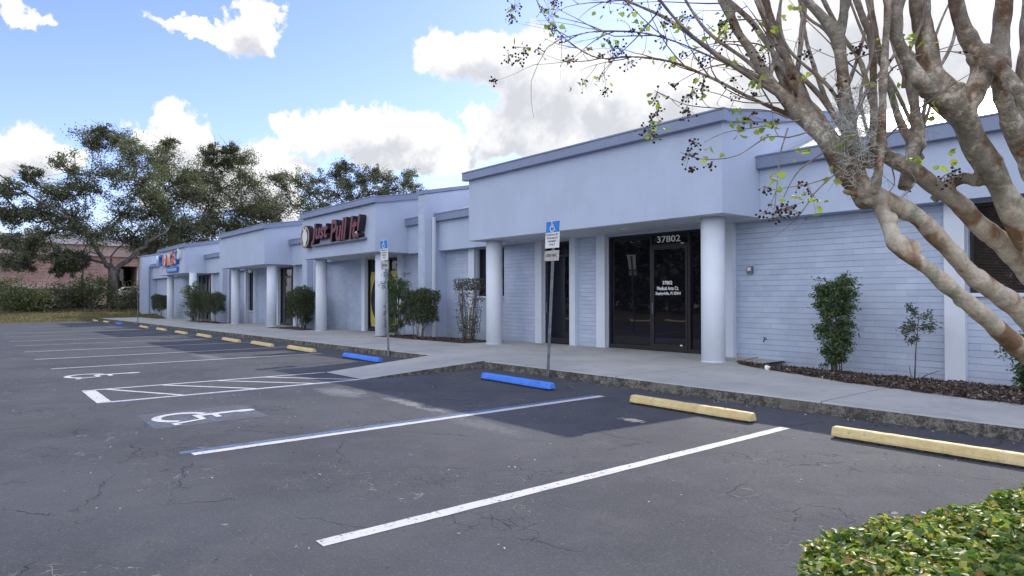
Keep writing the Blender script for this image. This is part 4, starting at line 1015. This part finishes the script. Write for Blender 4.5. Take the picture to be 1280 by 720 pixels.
for (px, py, d, n, s) in [(642, 10, 3.05, 16, .04), (655, 62, 3, 16, .035), (636, 72, 3, 14, .035), (648, 78, 3, 8, .02), (775, 66, 3, 16, .035), (785, 80, 3, 12, .03), (790, 40, 3, 7, .02), (818, 145, 2.65, 16, .03), (822, 118, 2.7, 9, .03), (812, 166, 2.6, 20, .03), (866, 180, 2.5, 14, .025), (862, 196, 2.5, 18, .028), (866, 212, 2.5, 8, .012), (888, 208, 2.5, 5, .014), (832, 48, 2.9, 9, .03), (852, 22, 2.9, 8, .03), (830, 30, 2.9, 8, .02), (905, 45, 2.8, 8, .03), (935, 150, 2.5, 10, .03), (985, 262, 2.4, 26, .035), (970, 268, 2.4, 18, .025), (1012, 242, 2.4, 7, .02), (955, 236, 2.4, 8, .02), (1006, 70, 2.55, 14, .03), (1076, 62, 2.6, 22, .025), (955, 70, 2.6, 12, .03), (998, 232, 2.45, 6, .02), (870, 120, 2.6, 9, .03), (915, 100, 2.6, 9, .04), (760, 3, 3.0, 8, .03), (785, 8, 3.0, 8, .03), (1195, 215, 2.6, 6, .02), (640, 25, 3.0, 8, .02)]:
    podcluster(at(px, py, d), n+3, s*.72)
for (px, py, d, n) in [(645, 22, 3, 4), (685, 16, 3, 6), (692, 38, 3, 6), (755, 20, 3, 4), (782, 20, 3, 5), (660, 50, 3, 2), (758, 45, 3, 3), (820, 160, 2.6, 7), (818, 128, 2.6, 3), (905, 25, 2.8, 8), (850, 28, 2.8, 5), (895, 42, 2.8, 8), (930, 148, 2.5, 9), (925, 162, 2.5, 6), (965, 158, 2.5, 8), (890, 192, 2.5, 6), (1008, 196, 2.45, 4), (972, 228, 2.4, 5), (1018, 252, 2.4, 5), (1022, 258, 2.4, 4), (990, 245, 2.4, 3), (1145, 52, 2.4, 8), (1168, 138, 2.4, 5), (1198, 203, 2.55, 8), (1040, 222, 2.45, 4), (1078, 100, 2.5, 5), (1015, 100, 2.6, 5), (955, 38, 2.6, 5), (985, 15, 2.6, 5), (1050, 178, 2.44, 5), (870, 70, 2.8, 5), (835, 80, 2.9, 4)]:
    leafspray(at(px, py, d), n, .026)
bs = MB()
ico = bmesh.new(); bmesh.ops.create_icosphere(ico, subdivisions=1, radius=1); iv = [v.co.copy() for v in ico.verts]; ifc = [tuple(v.index for v in f.verts) for f in ico.faces]; ico.free()
for p, r_ in cap: bs.add([p+v*r_ for v in iv], ifc)
bs.build('seed_pods', MT['pod'], CM, smooth=True)
twg.build('branches', MT['twig'], CM, smooth=True)
leaves('leaves', [tuple(v) for v in lv], .033, .024, MT['leaf_crape'], CM, shape='obovate', seed=8, outward=np.array(lo_), up=.1)
# wiry grey moss on the crotch
ms = MB()
for i in range(420):
    p = at(rg.gauss(1070, 13), rg.gauss(165, 32), 2.42+rg.gauss(0, .015)); q = p; pts = [p]; dd = Vector((rg.gauss(0, 1), rg.gauss(0, 1), rg.gauss(-.3, 1))).normalized()
    for k in range(5): dd = (dd+Vector((rg.gauss(0, .5), rg.gauss(0, .5), rg.gauss(0, .5)))).normalized(); q = q+dd*.014; pts.append(q)
    ms.tube(pts, [.0008]*6, 3, False)
ms.build('moss', MT['moss'], CM)

# ------------------------------------------------------------------ big trees behind
def oak(name, label, base, lobes, mat, seed, dens=1., leafL=.30, trunk_r=.55, fz=None, bare=()):
    rg = random.Random(seed); o = empty(name, base, label, 'tree', 'large trees beyond the building')
    B = Vector(base); st = MB(); ctr = []
    C0 = sum((l[0] for l in lobes), Vector())/len(lobes)
    zmin = min(l[0].z-l[1] for l in lobes)
    fork = B+Vector((0, 0, fz or max(3.2, (zmin-B.z)*.9)))
    for bl in bare:
        sp_ = spline(bl, .7); pp = [Vector(q[:3])+Vector((rg.gauss(0, .1), rg.gauss(0, .16), rg.gauss(0, .16))) for q in sp_]; st.tube(pp, [max(.03, q[3]*.85) for q in sp_], 6)
        for q_ in pp[3:]:
            if rg.random() < .7:
                e_ = q_+Vector((rg.gauss(0, .8), rg.gauss(0, .9), rg.gauss(.5, .6))); m_ = q_.lerp(e_, .5)+Vector((0, rg.gauss(0, .2), rg.gauss(0, .2))); st.tube([q_, m_, e_], [.06, .04, .02], 4, False)
                for k_ in range(rg.choice([0, 12, 40])): ctr.append(tuple(e_+Vector((rg.gauss(0, .4), rg.gauss(0, .4), rg.gauss(0, .3)))))
    st.tube([B-Vector((0, 0, .5)), B+Vector((0, 0, .25)), B.lerp(fork, .5), fork], [trunk_r*1.5, trunk_r*1.15, trunk_r*.95, trunk_r*.85], 12)
    nodes = [(fork, trunk_r*.55)]
    for (c, r) in sorted(lobes, key=lambda l: (l[0]-fork).length):
        best = min(nodes, key=lambda n_: (n_[0]-c).length+.5*max(0, n_[0].z-c.z)+.12*(n_[0]-fork).length); a, ra = best
        mid = a.lerp(c, .5)+Vector((rg.gauss(0, .5), rg.gauss(0, .5), rg.uniform(-.3, .7))); r0 = min(ra*.8, trunk_r*.45)
        st.tube([a, a.lerp(mid, .5)+Vector((rg.gauss(0, .15), rg.gauss(0, .15), .1)), mid, c], [r0, r0*.8, r0*.65, max(.05, r0*.4)], 8)
        nodes += [(mid, r0*.7), (c, max(.05, r0*.45))]
        for k in range(int(15*dens)+4):
            u = Vector((rg.gauss(0, 1), rg.gauss(0, 1), rg.gauss(0, .8))).normalized(); rr = r*rg.uniform(.4, 1.25)
            sc = c+u*rr; stt = c.lerp(mid, rg.uniform(0, .5))
            md = stt.lerp(sc, .5)+Vector((rg.gauss(0, .2), rg.gauss(0, .2), rg.gauss(0, .2)))
            st.tube([stt, md, sc], [.07, .045, .02], 4, False)
            for j in range(3):
                e = md.lerp(sc, rg.random())+Vector((rg.gauss(0, .6), rg.gauss(0, .6), rg.gauss(0, .5))); st.tube([md, e], [.03, .012], 3, False)
            sr = r*rg.uniform(.18, .40)
            for q in range(int(115*dens*(sr/.8)**1.2)+20):
                v = Vector((rg.gauss(0, 1), rg.gauss(0, 1), rg.gauss(0, .8)))*sr*.66; ctr.append(tuple(sc+v))
    st.build('trunk', MT['bark_oak'], o, smooth=True)
    leaves('crown', ctr, leafL, leafL*.55, mat, o, seed=seed, up=.45)
    return o
def lob(lst, X, k=1.0, jx=3.0, seed=0):
    rg = random.Random(seed); out = []
    for px, py, r in lst:
        x = X+rg.uniform(-jx, jx); p = on_x(px, py, x); dep = (p-Vector((0, 0, H))).dot(fwd); out.append((p, r/F*dep*k))
    return out
oak('oak_tree', 'broad spreading oak with thick forked trunk at the far end of the lot', (-80, 11.4, .3),
    lob([(60, 240, 24), (12, 238, 13), (38, 218, 11), (30, 330, 12), (100, 322, 10), (5, 268, 13), (22, 270, 15), (8, 300, 16), (38, 312, 15), (115, 178, 20), (85, 215, 20), (108, 235, 24), (140, 215, 24), (60, 290, 26), (90, 270, 22), (112, 292, 22), (150, 265, 26), (165, 190, 22), (178, 225, 26), (165, 296, 20), (190, 265, 22), (72, 322, 15), (12, 325, 12), (45, 268, 16), (195, 300, 22), (128, 165, 11), (150, 178, 14)], -80, 1.0, 3, 1), MT['leaf_oak'], 41, 1.2, .22, .5, 4.2, [[(-80, 11.4, 4.2, .3), (-79, 8.6, 8.2, .22), (-79, 5.6, 10.4, .15), (-79, 2.6, 12.6, .09), (-79, 1.2, 14.0, .04)], [(-79, 8.6, 8.2, .2), (-80, 5.0, 9.0, .12), (-80, 1.5, 12.0, .06)], [(-80, 11.4, 3.6, .35), (-79.5, 13.6, 6.4, .28), (-79, 16.5, 8.8, .16)]])
oak('oak_tree', 'grey-green tree just left of the farthest canopy roof', (-84, 18.5, .6), lob([(205, 205, 22), (222, 225, 24), (235, 250, 24), (210, 255, 24), (190, 245, 20), (215, 285, 26), (240, 285, 22), (195, 200, 12), (240, 222, 12), (212, 182, 10), (195, 310, 20), (225, 305, 20)], -84, 1.05, 3, 2), MT['leaf_oak'], 42, 1.15, .22, .4)
oak('oak_tree', 'dark dense tree directly behind the farthest canopy roof', (-86, 27, .6), lob([(270, 205, 17), (265, 190, 10), (295, 200, 18), (288, 188, 9), (310, 225, 20), (280, 235, 24), (258, 250, 22), (300, 260, 26), (325, 255, 18), (270, 280, 26), (320, 280, 22), (300, 295, 20), (335, 270, 12), (250, 222, 14), (250, 285, 18)], -86, 1.05, 3, 3), MT['leaf_oak2'], 43, 1.35, .22, .4)
oak('oak_tree', 'thin-crowned tree behind the third canopy roof', (-82, 33.5, .6), lob([(352, 232, 16), (372, 225, 15), (388, 240, 20), (365, 255, 18), (400, 225, 13), (405, 255, 18), (345, 262, 14), (385, 265, 18), (345, 222, 8)], -82, 1.0, 3, 4), MT['leaf_oak'], 44, .85, .22, .3)
oak('oak_tree', 'tree crown showing above the red letter sign canopy', (-82, 39.5, .6), lob([(425, 218, 15), (440, 232, 18), (455, 218, 14), (420, 245, 16), (445, 250, 16), (432, 208, 8), (462, 240, 14)], -82, 1.05, 3, 5), MT['leaf_oak2'], 45, 1., .22, .3)
oak('oak_tree', 'rightmost tree crown above the roof beside open blue sky', (-82, 45, .6), lob([(480, 225, 13), (492, 238, 14), (508, 230, 13), (520, 240, 10), (475, 245, 13), (500, 250, 13), (512, 218, 8), (470, 216, 8)], -82, 1.05, 3, 6), MT['leaf_oak'], 46, .9, .22, .3)
# trees on the opposite side of the lot, mirrored in the shop glass
REFL = [(-76+7.5*i, -21-2*(i % 3)) for i in range(9)]

# bushes below the oak
def wild(x, y, h, w, label, seed, leaf='leaf_wild'):
    rg = random.Random(seed); z = terr(x, y); o = empty('wild_bush', (x, y, z), label, 'bush', 'wild bushes below the big oak'); ctr = []; st = MB()
    for k in range(26):
        a = rg.uniform(0, 2*PI); rr = math.sqrt(rg.random()); c = Vector((x+math.cos(a)*rr*w*.42, y+math.sin(a)*rr*w*.42, z+h*rg.uniform(.12, .85)*(1-.35*rr*rr)))
        st.tube([Vector((x+rg.gauss(0, .2), y+rg.gauss(0, .2), z-.1)), c], [.05, .015], 4, False)
        sr = w*rg.uniform(.09, .16)
        for q in range(75 if h < 8 else 160): ctr.append(tuple(c+Vector((rg.gauss(0, sr), rg.gauss(0, sr), rg.gauss(0, sr*.75)))))
    st.build('stems', MT['bark_oak'], o); leaves('foliage', ctr, .24 if h < 8 else .7, .12 if h < 8 else .45, MT[leaf], o, seed=seed, up=.4)
    return o
wl = [(on_x(20, 370, -78), 2.6, 4.2, 'low green bush at the left edge of the photo'), (on_x(45, 368, -77), 2.3, 3.6, 'bright green bush second from the left edge'), (on_x(70, 366, -80), 2.4, 3.6, 'dull bush in front of the pink building'), (on_x(92, 368, -82), 1.9, 3.2, 'sparse brownish bush below the drooping oak limb'),
      (on_x(118, 360, -79), 4.2, 3.6, 'tall upright bush left of the oak trunk'), (on_x(163, 368, -78), 2.4, 3.6, 'round bush right of the oak trunk beside the white car'), (on_x(4, 358, -84), 4.5, 4, 'tall bush rising at the left border behind the others'), (on_x(104, 366, -86), 3.0, 4, 'bush behind the tall upright one near the oak')]
for i, (p, h, w, lab) in enumerate(wl): wild(p.x, p.y, h, w, lab, 60+i, 'leaf_wild' if i in (1, 0, 4) else 'leaf_oak')
o = oak('small_tree', 'small leafy tree with a cone crown hanging before the pink wall', (-82, 8.9, .5), lob([(85, 330, 9), (75, 338, 8), (95, 338, 9), (88, 320, 7)], -80, 1., .8, 9), MT['leaf_wild'], 48, .9, .26, .12)
# grass blades on the bank (near edge reads as texture)
for i, (x, y) in enumerate(REFL):
    o = wild(x, y, 10+2*(i % 2), 10, 'dense tall bush row across the lot seen as a dark reflection in the shop glass', 90+i, 'leaf_shrub'); o['group'] = 'bushes opposite the shops'; o.name = 'tall_bush'
gb = []
for i in range(14000):
    x = random.uniform(-78, -66.1); y = random.uniform(-2, 14); gb.append((x, y, terr(x, y)+.05))
tag(leaves('grass', gb, .16, .035, MT['blade'], up=-.2, seed=14, nrm=None), 'dry yellow-green grass on the bank beyond the lot', 'grass', kind='stuff')
lt = []
for i in range(5000):
    x = random.uniform(-84, -75); y = random.uniform(-2, 16); lt.append((x, y, terr(x, y)+.04))
tag(leaves('leaf_litter', lt, .2, .1, MT['chips'], up=1.5, seed=15), 'brown leaf litter under the oak', 'leaf litter', kind='stuff')

# pink building far left
PB = empty('pink_building', (-112, 6, .5), 'low pinkish brick building behind the big oak', 'building')
m = MB(); a = on_x(-60, 300, -112); b = on_x(262, 300, -112)
m.box(-124, -112, a.y, on_x(146, 300, -112).y, -1, 7.4); m.box(-124, -112, on_x(172, 300, -112).y, b.y, -1, 7.4)
m.box(-124, -112, on_x(146, 300, -112).y, on_x(172, 300, -112).y, 6.0, 7.4); m.box(-124, -118, on_x(146, 300, -112).y, on_x(172, 300, -112).y, -1, 6.0); m.build('wall', MT['pink'], PB)
m = MB(); m.box(-111.99, -111.6, a.y, b.y, 7.35, 8.9); m.build('upper_band', MT['pink_light'], PB)
m = MB(); y0, y1 = a.y-1, b.y+1
m.add([(-111, y0, 8.9), (-111, y1, 8.9), (-125, y1, 8.9), (-125, y0, 8.9), (-118, y0+6, 10.6), (-118, y1-6, 10.6)], [(0, 1, 5, 4), (1, 2, 5), (2, 3, 4, 5), (3, 0, 4), (0, 3, 2, 1)]); m.build('roof', paint('grey_shingle', (.17, .16, .18), .9, .15, 2), PB)
m = MB(); ya, yb = on_x(147, 300, -117.9).y, on_x(171, 300, -117.9).y; m.box(-117.98, -117.9, ya+.3, yb-.3, .5, 6); m.build('window', MT['glass'], PB)
m = MB(); m.box(-111.95, -111.5, a.y, on_x(146, 300, -112).y, 2.6, 3.1); m.build('ledge', MT['pink_light'], PB)

# parked white car in the dark bay right of the oak trunk
cp = on_x(153, 362, -98)
CAR = empty('parked_car', (cp.x, cp.y+.6, terr(cp.x, cp.y)+.25), 'white parked car glimpsed right of the oak trunk', 'car')
zb = terr(cp.x, cp.y)+.75; cx, cy = cp.x, cp.y+.6
m = MB(); prof = [(-2.3, .35), (-2.28, .75), (-1.9, .95), (-1.1, 1.0), (-.45, 1.45), (.8, 1.48), (1.5, 1.05), (2.2, .98), (2.3, .7), (2.28, .35)]
m.add([(cx-.88, cy+p[0], zb+p[1]) for p in prof]+[(cx+.88, cy+p[0], zb+p[1]) for p in prof], [tuple(range(10)), tuple(range(10, 20))[::-1]]+[(i, 10+i, 10+(i+1)%10, (i+1)%10) for i in range(10)]); m.build('body', MT['car_white'], CAR, bevel=.05)
m = MB(); m.add([(cx+.885, cy-.95, zb+1.0), (cx+.885, cy-.4, zb+1.38), (cx+.885, cy+.75, zb+1.4), (cx+.885, cy+1.3, zb+1.05)], [(0, 3, 2, 1)]); m.build('window', MT['glass'], CAR)
for yy in (-1.45, 1.45):
    m = MB(); n = 18; m.prism_x(cx+.68, cx+.9, [(cy+yy+.33*math.cos(2*PI*i/n), zb+.33+.33*math.sin(2*PI*i/n)) for i in range(n)]); m.build('wheel', MT['black_return'], CAR)

# low pale building across the lot (mirrored in the glass only)
WB = empty('white_building', (-70, -60, 0), 'low pale building across the lot mirrored in the shop glass', 'building')
m = MB(); m.box(-85, -40, -62, -52, -.5, 3.2); m.build('wall', paint('pale_wall', (.5, .5, .48), .8), WB); m = MB(); m.prism_x(-86, -39, [(-63, 3.2), (-51, 3.2), (-57, 5.6)]); m.build('roof', paint('brown_roof', (.12, .10, .09), .9), WB)

# little twigs and scraps on the bed
t = empty('broken_branch', (-8.0, 12.9, .05), 'dead broken branch lying at the corner of the mulch bed', 'branch')
m = MB(); m.tube([(-8.0, 12.85, .08), (-7.8, 12.8, .12), (-7.5, 12.9, .2)], [.02, .018, .012], 6); m.tube([(-7.95, 12.85, .1), (-7.97, 12.87, .25)], [.018, .012], 6); m.build('wood', MT['twig'], t)
t = empty('paper_scrap', (-6.9, 12.55, .06), 'crumpled white paper scrap on the sidewalk edge by the mulch', 'litter')
bm = bmesh.new(); bmesh.ops.create_icosphere(bm, subdivisions=2, radius=.055, matrix=Matrix.Translation((-6.9, 12.2, .07)))
for v in bm.verts: v.co += Vector([mnoise.noise(v.co*30+Vector((k*7, 0, 0)))*.025 for k in range(3)])
me = bpy.data.meshes.new('paper'); bm.to_mesh(me); bm.free(); link('paper', me, t, [MT['white_shade']])

# ------------------------------------------------------------------ sky and sun
SUN_EL, SUN_AZ = 37.8, 19.0             # azimuth counted from +Y towards -X
w = bpy.data.worlds.new('World'); bpy.context.scene.world = w; w.use_nodes = True
t = NT(w.node_tree); bg = t.n['Background']
sky = t.new('ShaderNodeTexSky', sky_type='NISHITA'); sky.sun_disc = False
sky.sun_elevation = R(SUN_EL); sky.sun_rotation = R(-SUN_AZ); sky.air_density = 1.0; sky.dust_density = .6; sky.ozone_density = 1.6; sky.altitude = 0
G = t.new('ShaderNodeTexCoord').outputs['Generated']
sp = t.new('ShaderNodeSeparateXYZ'); t.link(G, sp.inputs[0])
az = t.math('ARCTAN2', t.math('MULTIPLY', sp.outputs[0], -1), sp.outputs[1]); el = t.math('ARCSINE', sp.outputs[2])
warp = t.vmath('MULTIPLY', t.vmath('SUBTRACT', t.noise(G, 9, 7, .62, out='Color'), (.5, .5, .5)), (.26, .16, 0))
cb = t.new('ShaderNodeCombineXYZ'); t.link(az, cb.inputs[0]); t.link(el, cb.inputs[1])
AE = t.vmath('ADD', cb.outputs[0], warp)
def blobfield(shift):
    res = None
    A2 = t.vmath('ADD', AE, (0, shift, 0))
    for px, py, rx, ry, *k in BLOBS:
        d = ray(px, py).normalized(); a0 = math.atan2(-d.x, d.y); e0 = math.asin(d.z)
        sc = F*math.hypot(1, (px-640)/F)
        ra = rx/sc/math.hypot(1, (px-640)/F)*1.0; re = ry/sc
        v = t.vmath('MULTIPLY', t.vmath('SUBTRACT', A2, (a0, e0, 0)), (1/ra, 1/re, 0))
        f = t.math('SUBTRACT', 1, t.vmath('LENGTH', v))
        res = f if res is None else t.math('SMOOTH_MAX', res, f, .25)
    return res
BLOBS = [(10, 185, 85, 42), (70, 200, 45, 20), (5, 8, 55, 20), (240, 38, 90, 16), (318, 35, 48, 32), (205, 170, 50, 40), (255, 195, 70, 42), (330, 210, 60, 38), (300, 240, 120, 30),
         (385, 172, 45, 24), (455, 172, 62, 38), (520, 180, 52, 36), (570, 185, 45, 22), (480, 200, 90, 24), (598, 158, 30, 20),
         (590, 68, 62, 40), (640, 95, 75, 55), (690, 120, 80, 60), (650, 165, 70, 35), (770, 120, 90, 60), (850, 125, 100, 60), (975, 110, 125, 85), (1080, 60, 160, 120), (1200, 90, 150, 110), (1330, 100, 150, 120), (720, 185, 60, 22),
         (1050, -150, 260, 110), (1500, 0, 220, 120), (-250, 120, 130, 50)]
dn = blobfield(0.0); up_ = blobfield(.035)
det = t.noise(G, 26, 8, .62)
dens = t.math('ADD', dn, t.math('MULTIPLY', t.math('SUBTRACT', det, .5), .55))
mask = t.ramp(dens, .02, .26)
# extra clouds added elsewhere in the sky, out of view, for fill light
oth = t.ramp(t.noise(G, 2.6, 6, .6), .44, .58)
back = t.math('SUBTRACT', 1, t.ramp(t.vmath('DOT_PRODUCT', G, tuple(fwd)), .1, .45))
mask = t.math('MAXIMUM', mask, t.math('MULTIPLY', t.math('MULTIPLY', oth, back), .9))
thick_ = t.ramp(t.math('ADD', up_, t.math('MULTIPLY', t.math('SUBTRACT', t.noise(G, 14, 6, .6), .5), 1.3)), .12, .85)
ccol = t.mix(t.math('MULTIPLY', thick_, .85), (3.7, 3.7, 3.75), (2.15, 2.25, 2.45))
lp_ = t.mix(1., sky.outputs[0], (.60, .605, .86), 'MULTIPLY')
haze = t.math('MULTIPLY', t.math('SUBTRACT', 1, t.ramp(el, .0, .45)), .13)
ccol = t.mix(back, ccol, (9.0, 8.8, 8.5))            # unseen clouds opposite the sun, brightened to add fill on the facade
skyc = t.mix(haze, lp_, (4.6, 5.3, 6.2))
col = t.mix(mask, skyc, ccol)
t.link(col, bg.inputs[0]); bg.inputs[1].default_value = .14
sun = bpy.data.lights.new('sun', 'SUN'); sun.energy = 2.0; sun.angle = R(.5); sun.color = (1., .93, .82)
so = bpy.data.objects.new('sun', sun); C.objects.link(so)
sd = Vector((-math.sin(R(SUN_AZ))*math.cos(R(SUN_EL)), math.cos(R(SUN_AZ))*math.cos(R(SUN_EL)), math.sin(R(SUN_EL))))
so.rotation_euler = sd.to_track_quat('Z', 'Y').to_euler(); so.location = (0, 0, 30)

sc = bpy.context.scene
sc.view_settings.view_transform = 'Standard'; sc.view_settings.look = 'None'; sc.view_settings.exposure = 1.08; sc.view_settings.gamma = 1
sc.render.engine = 'CYCLES'; sc.cycles.max_bounces = 6
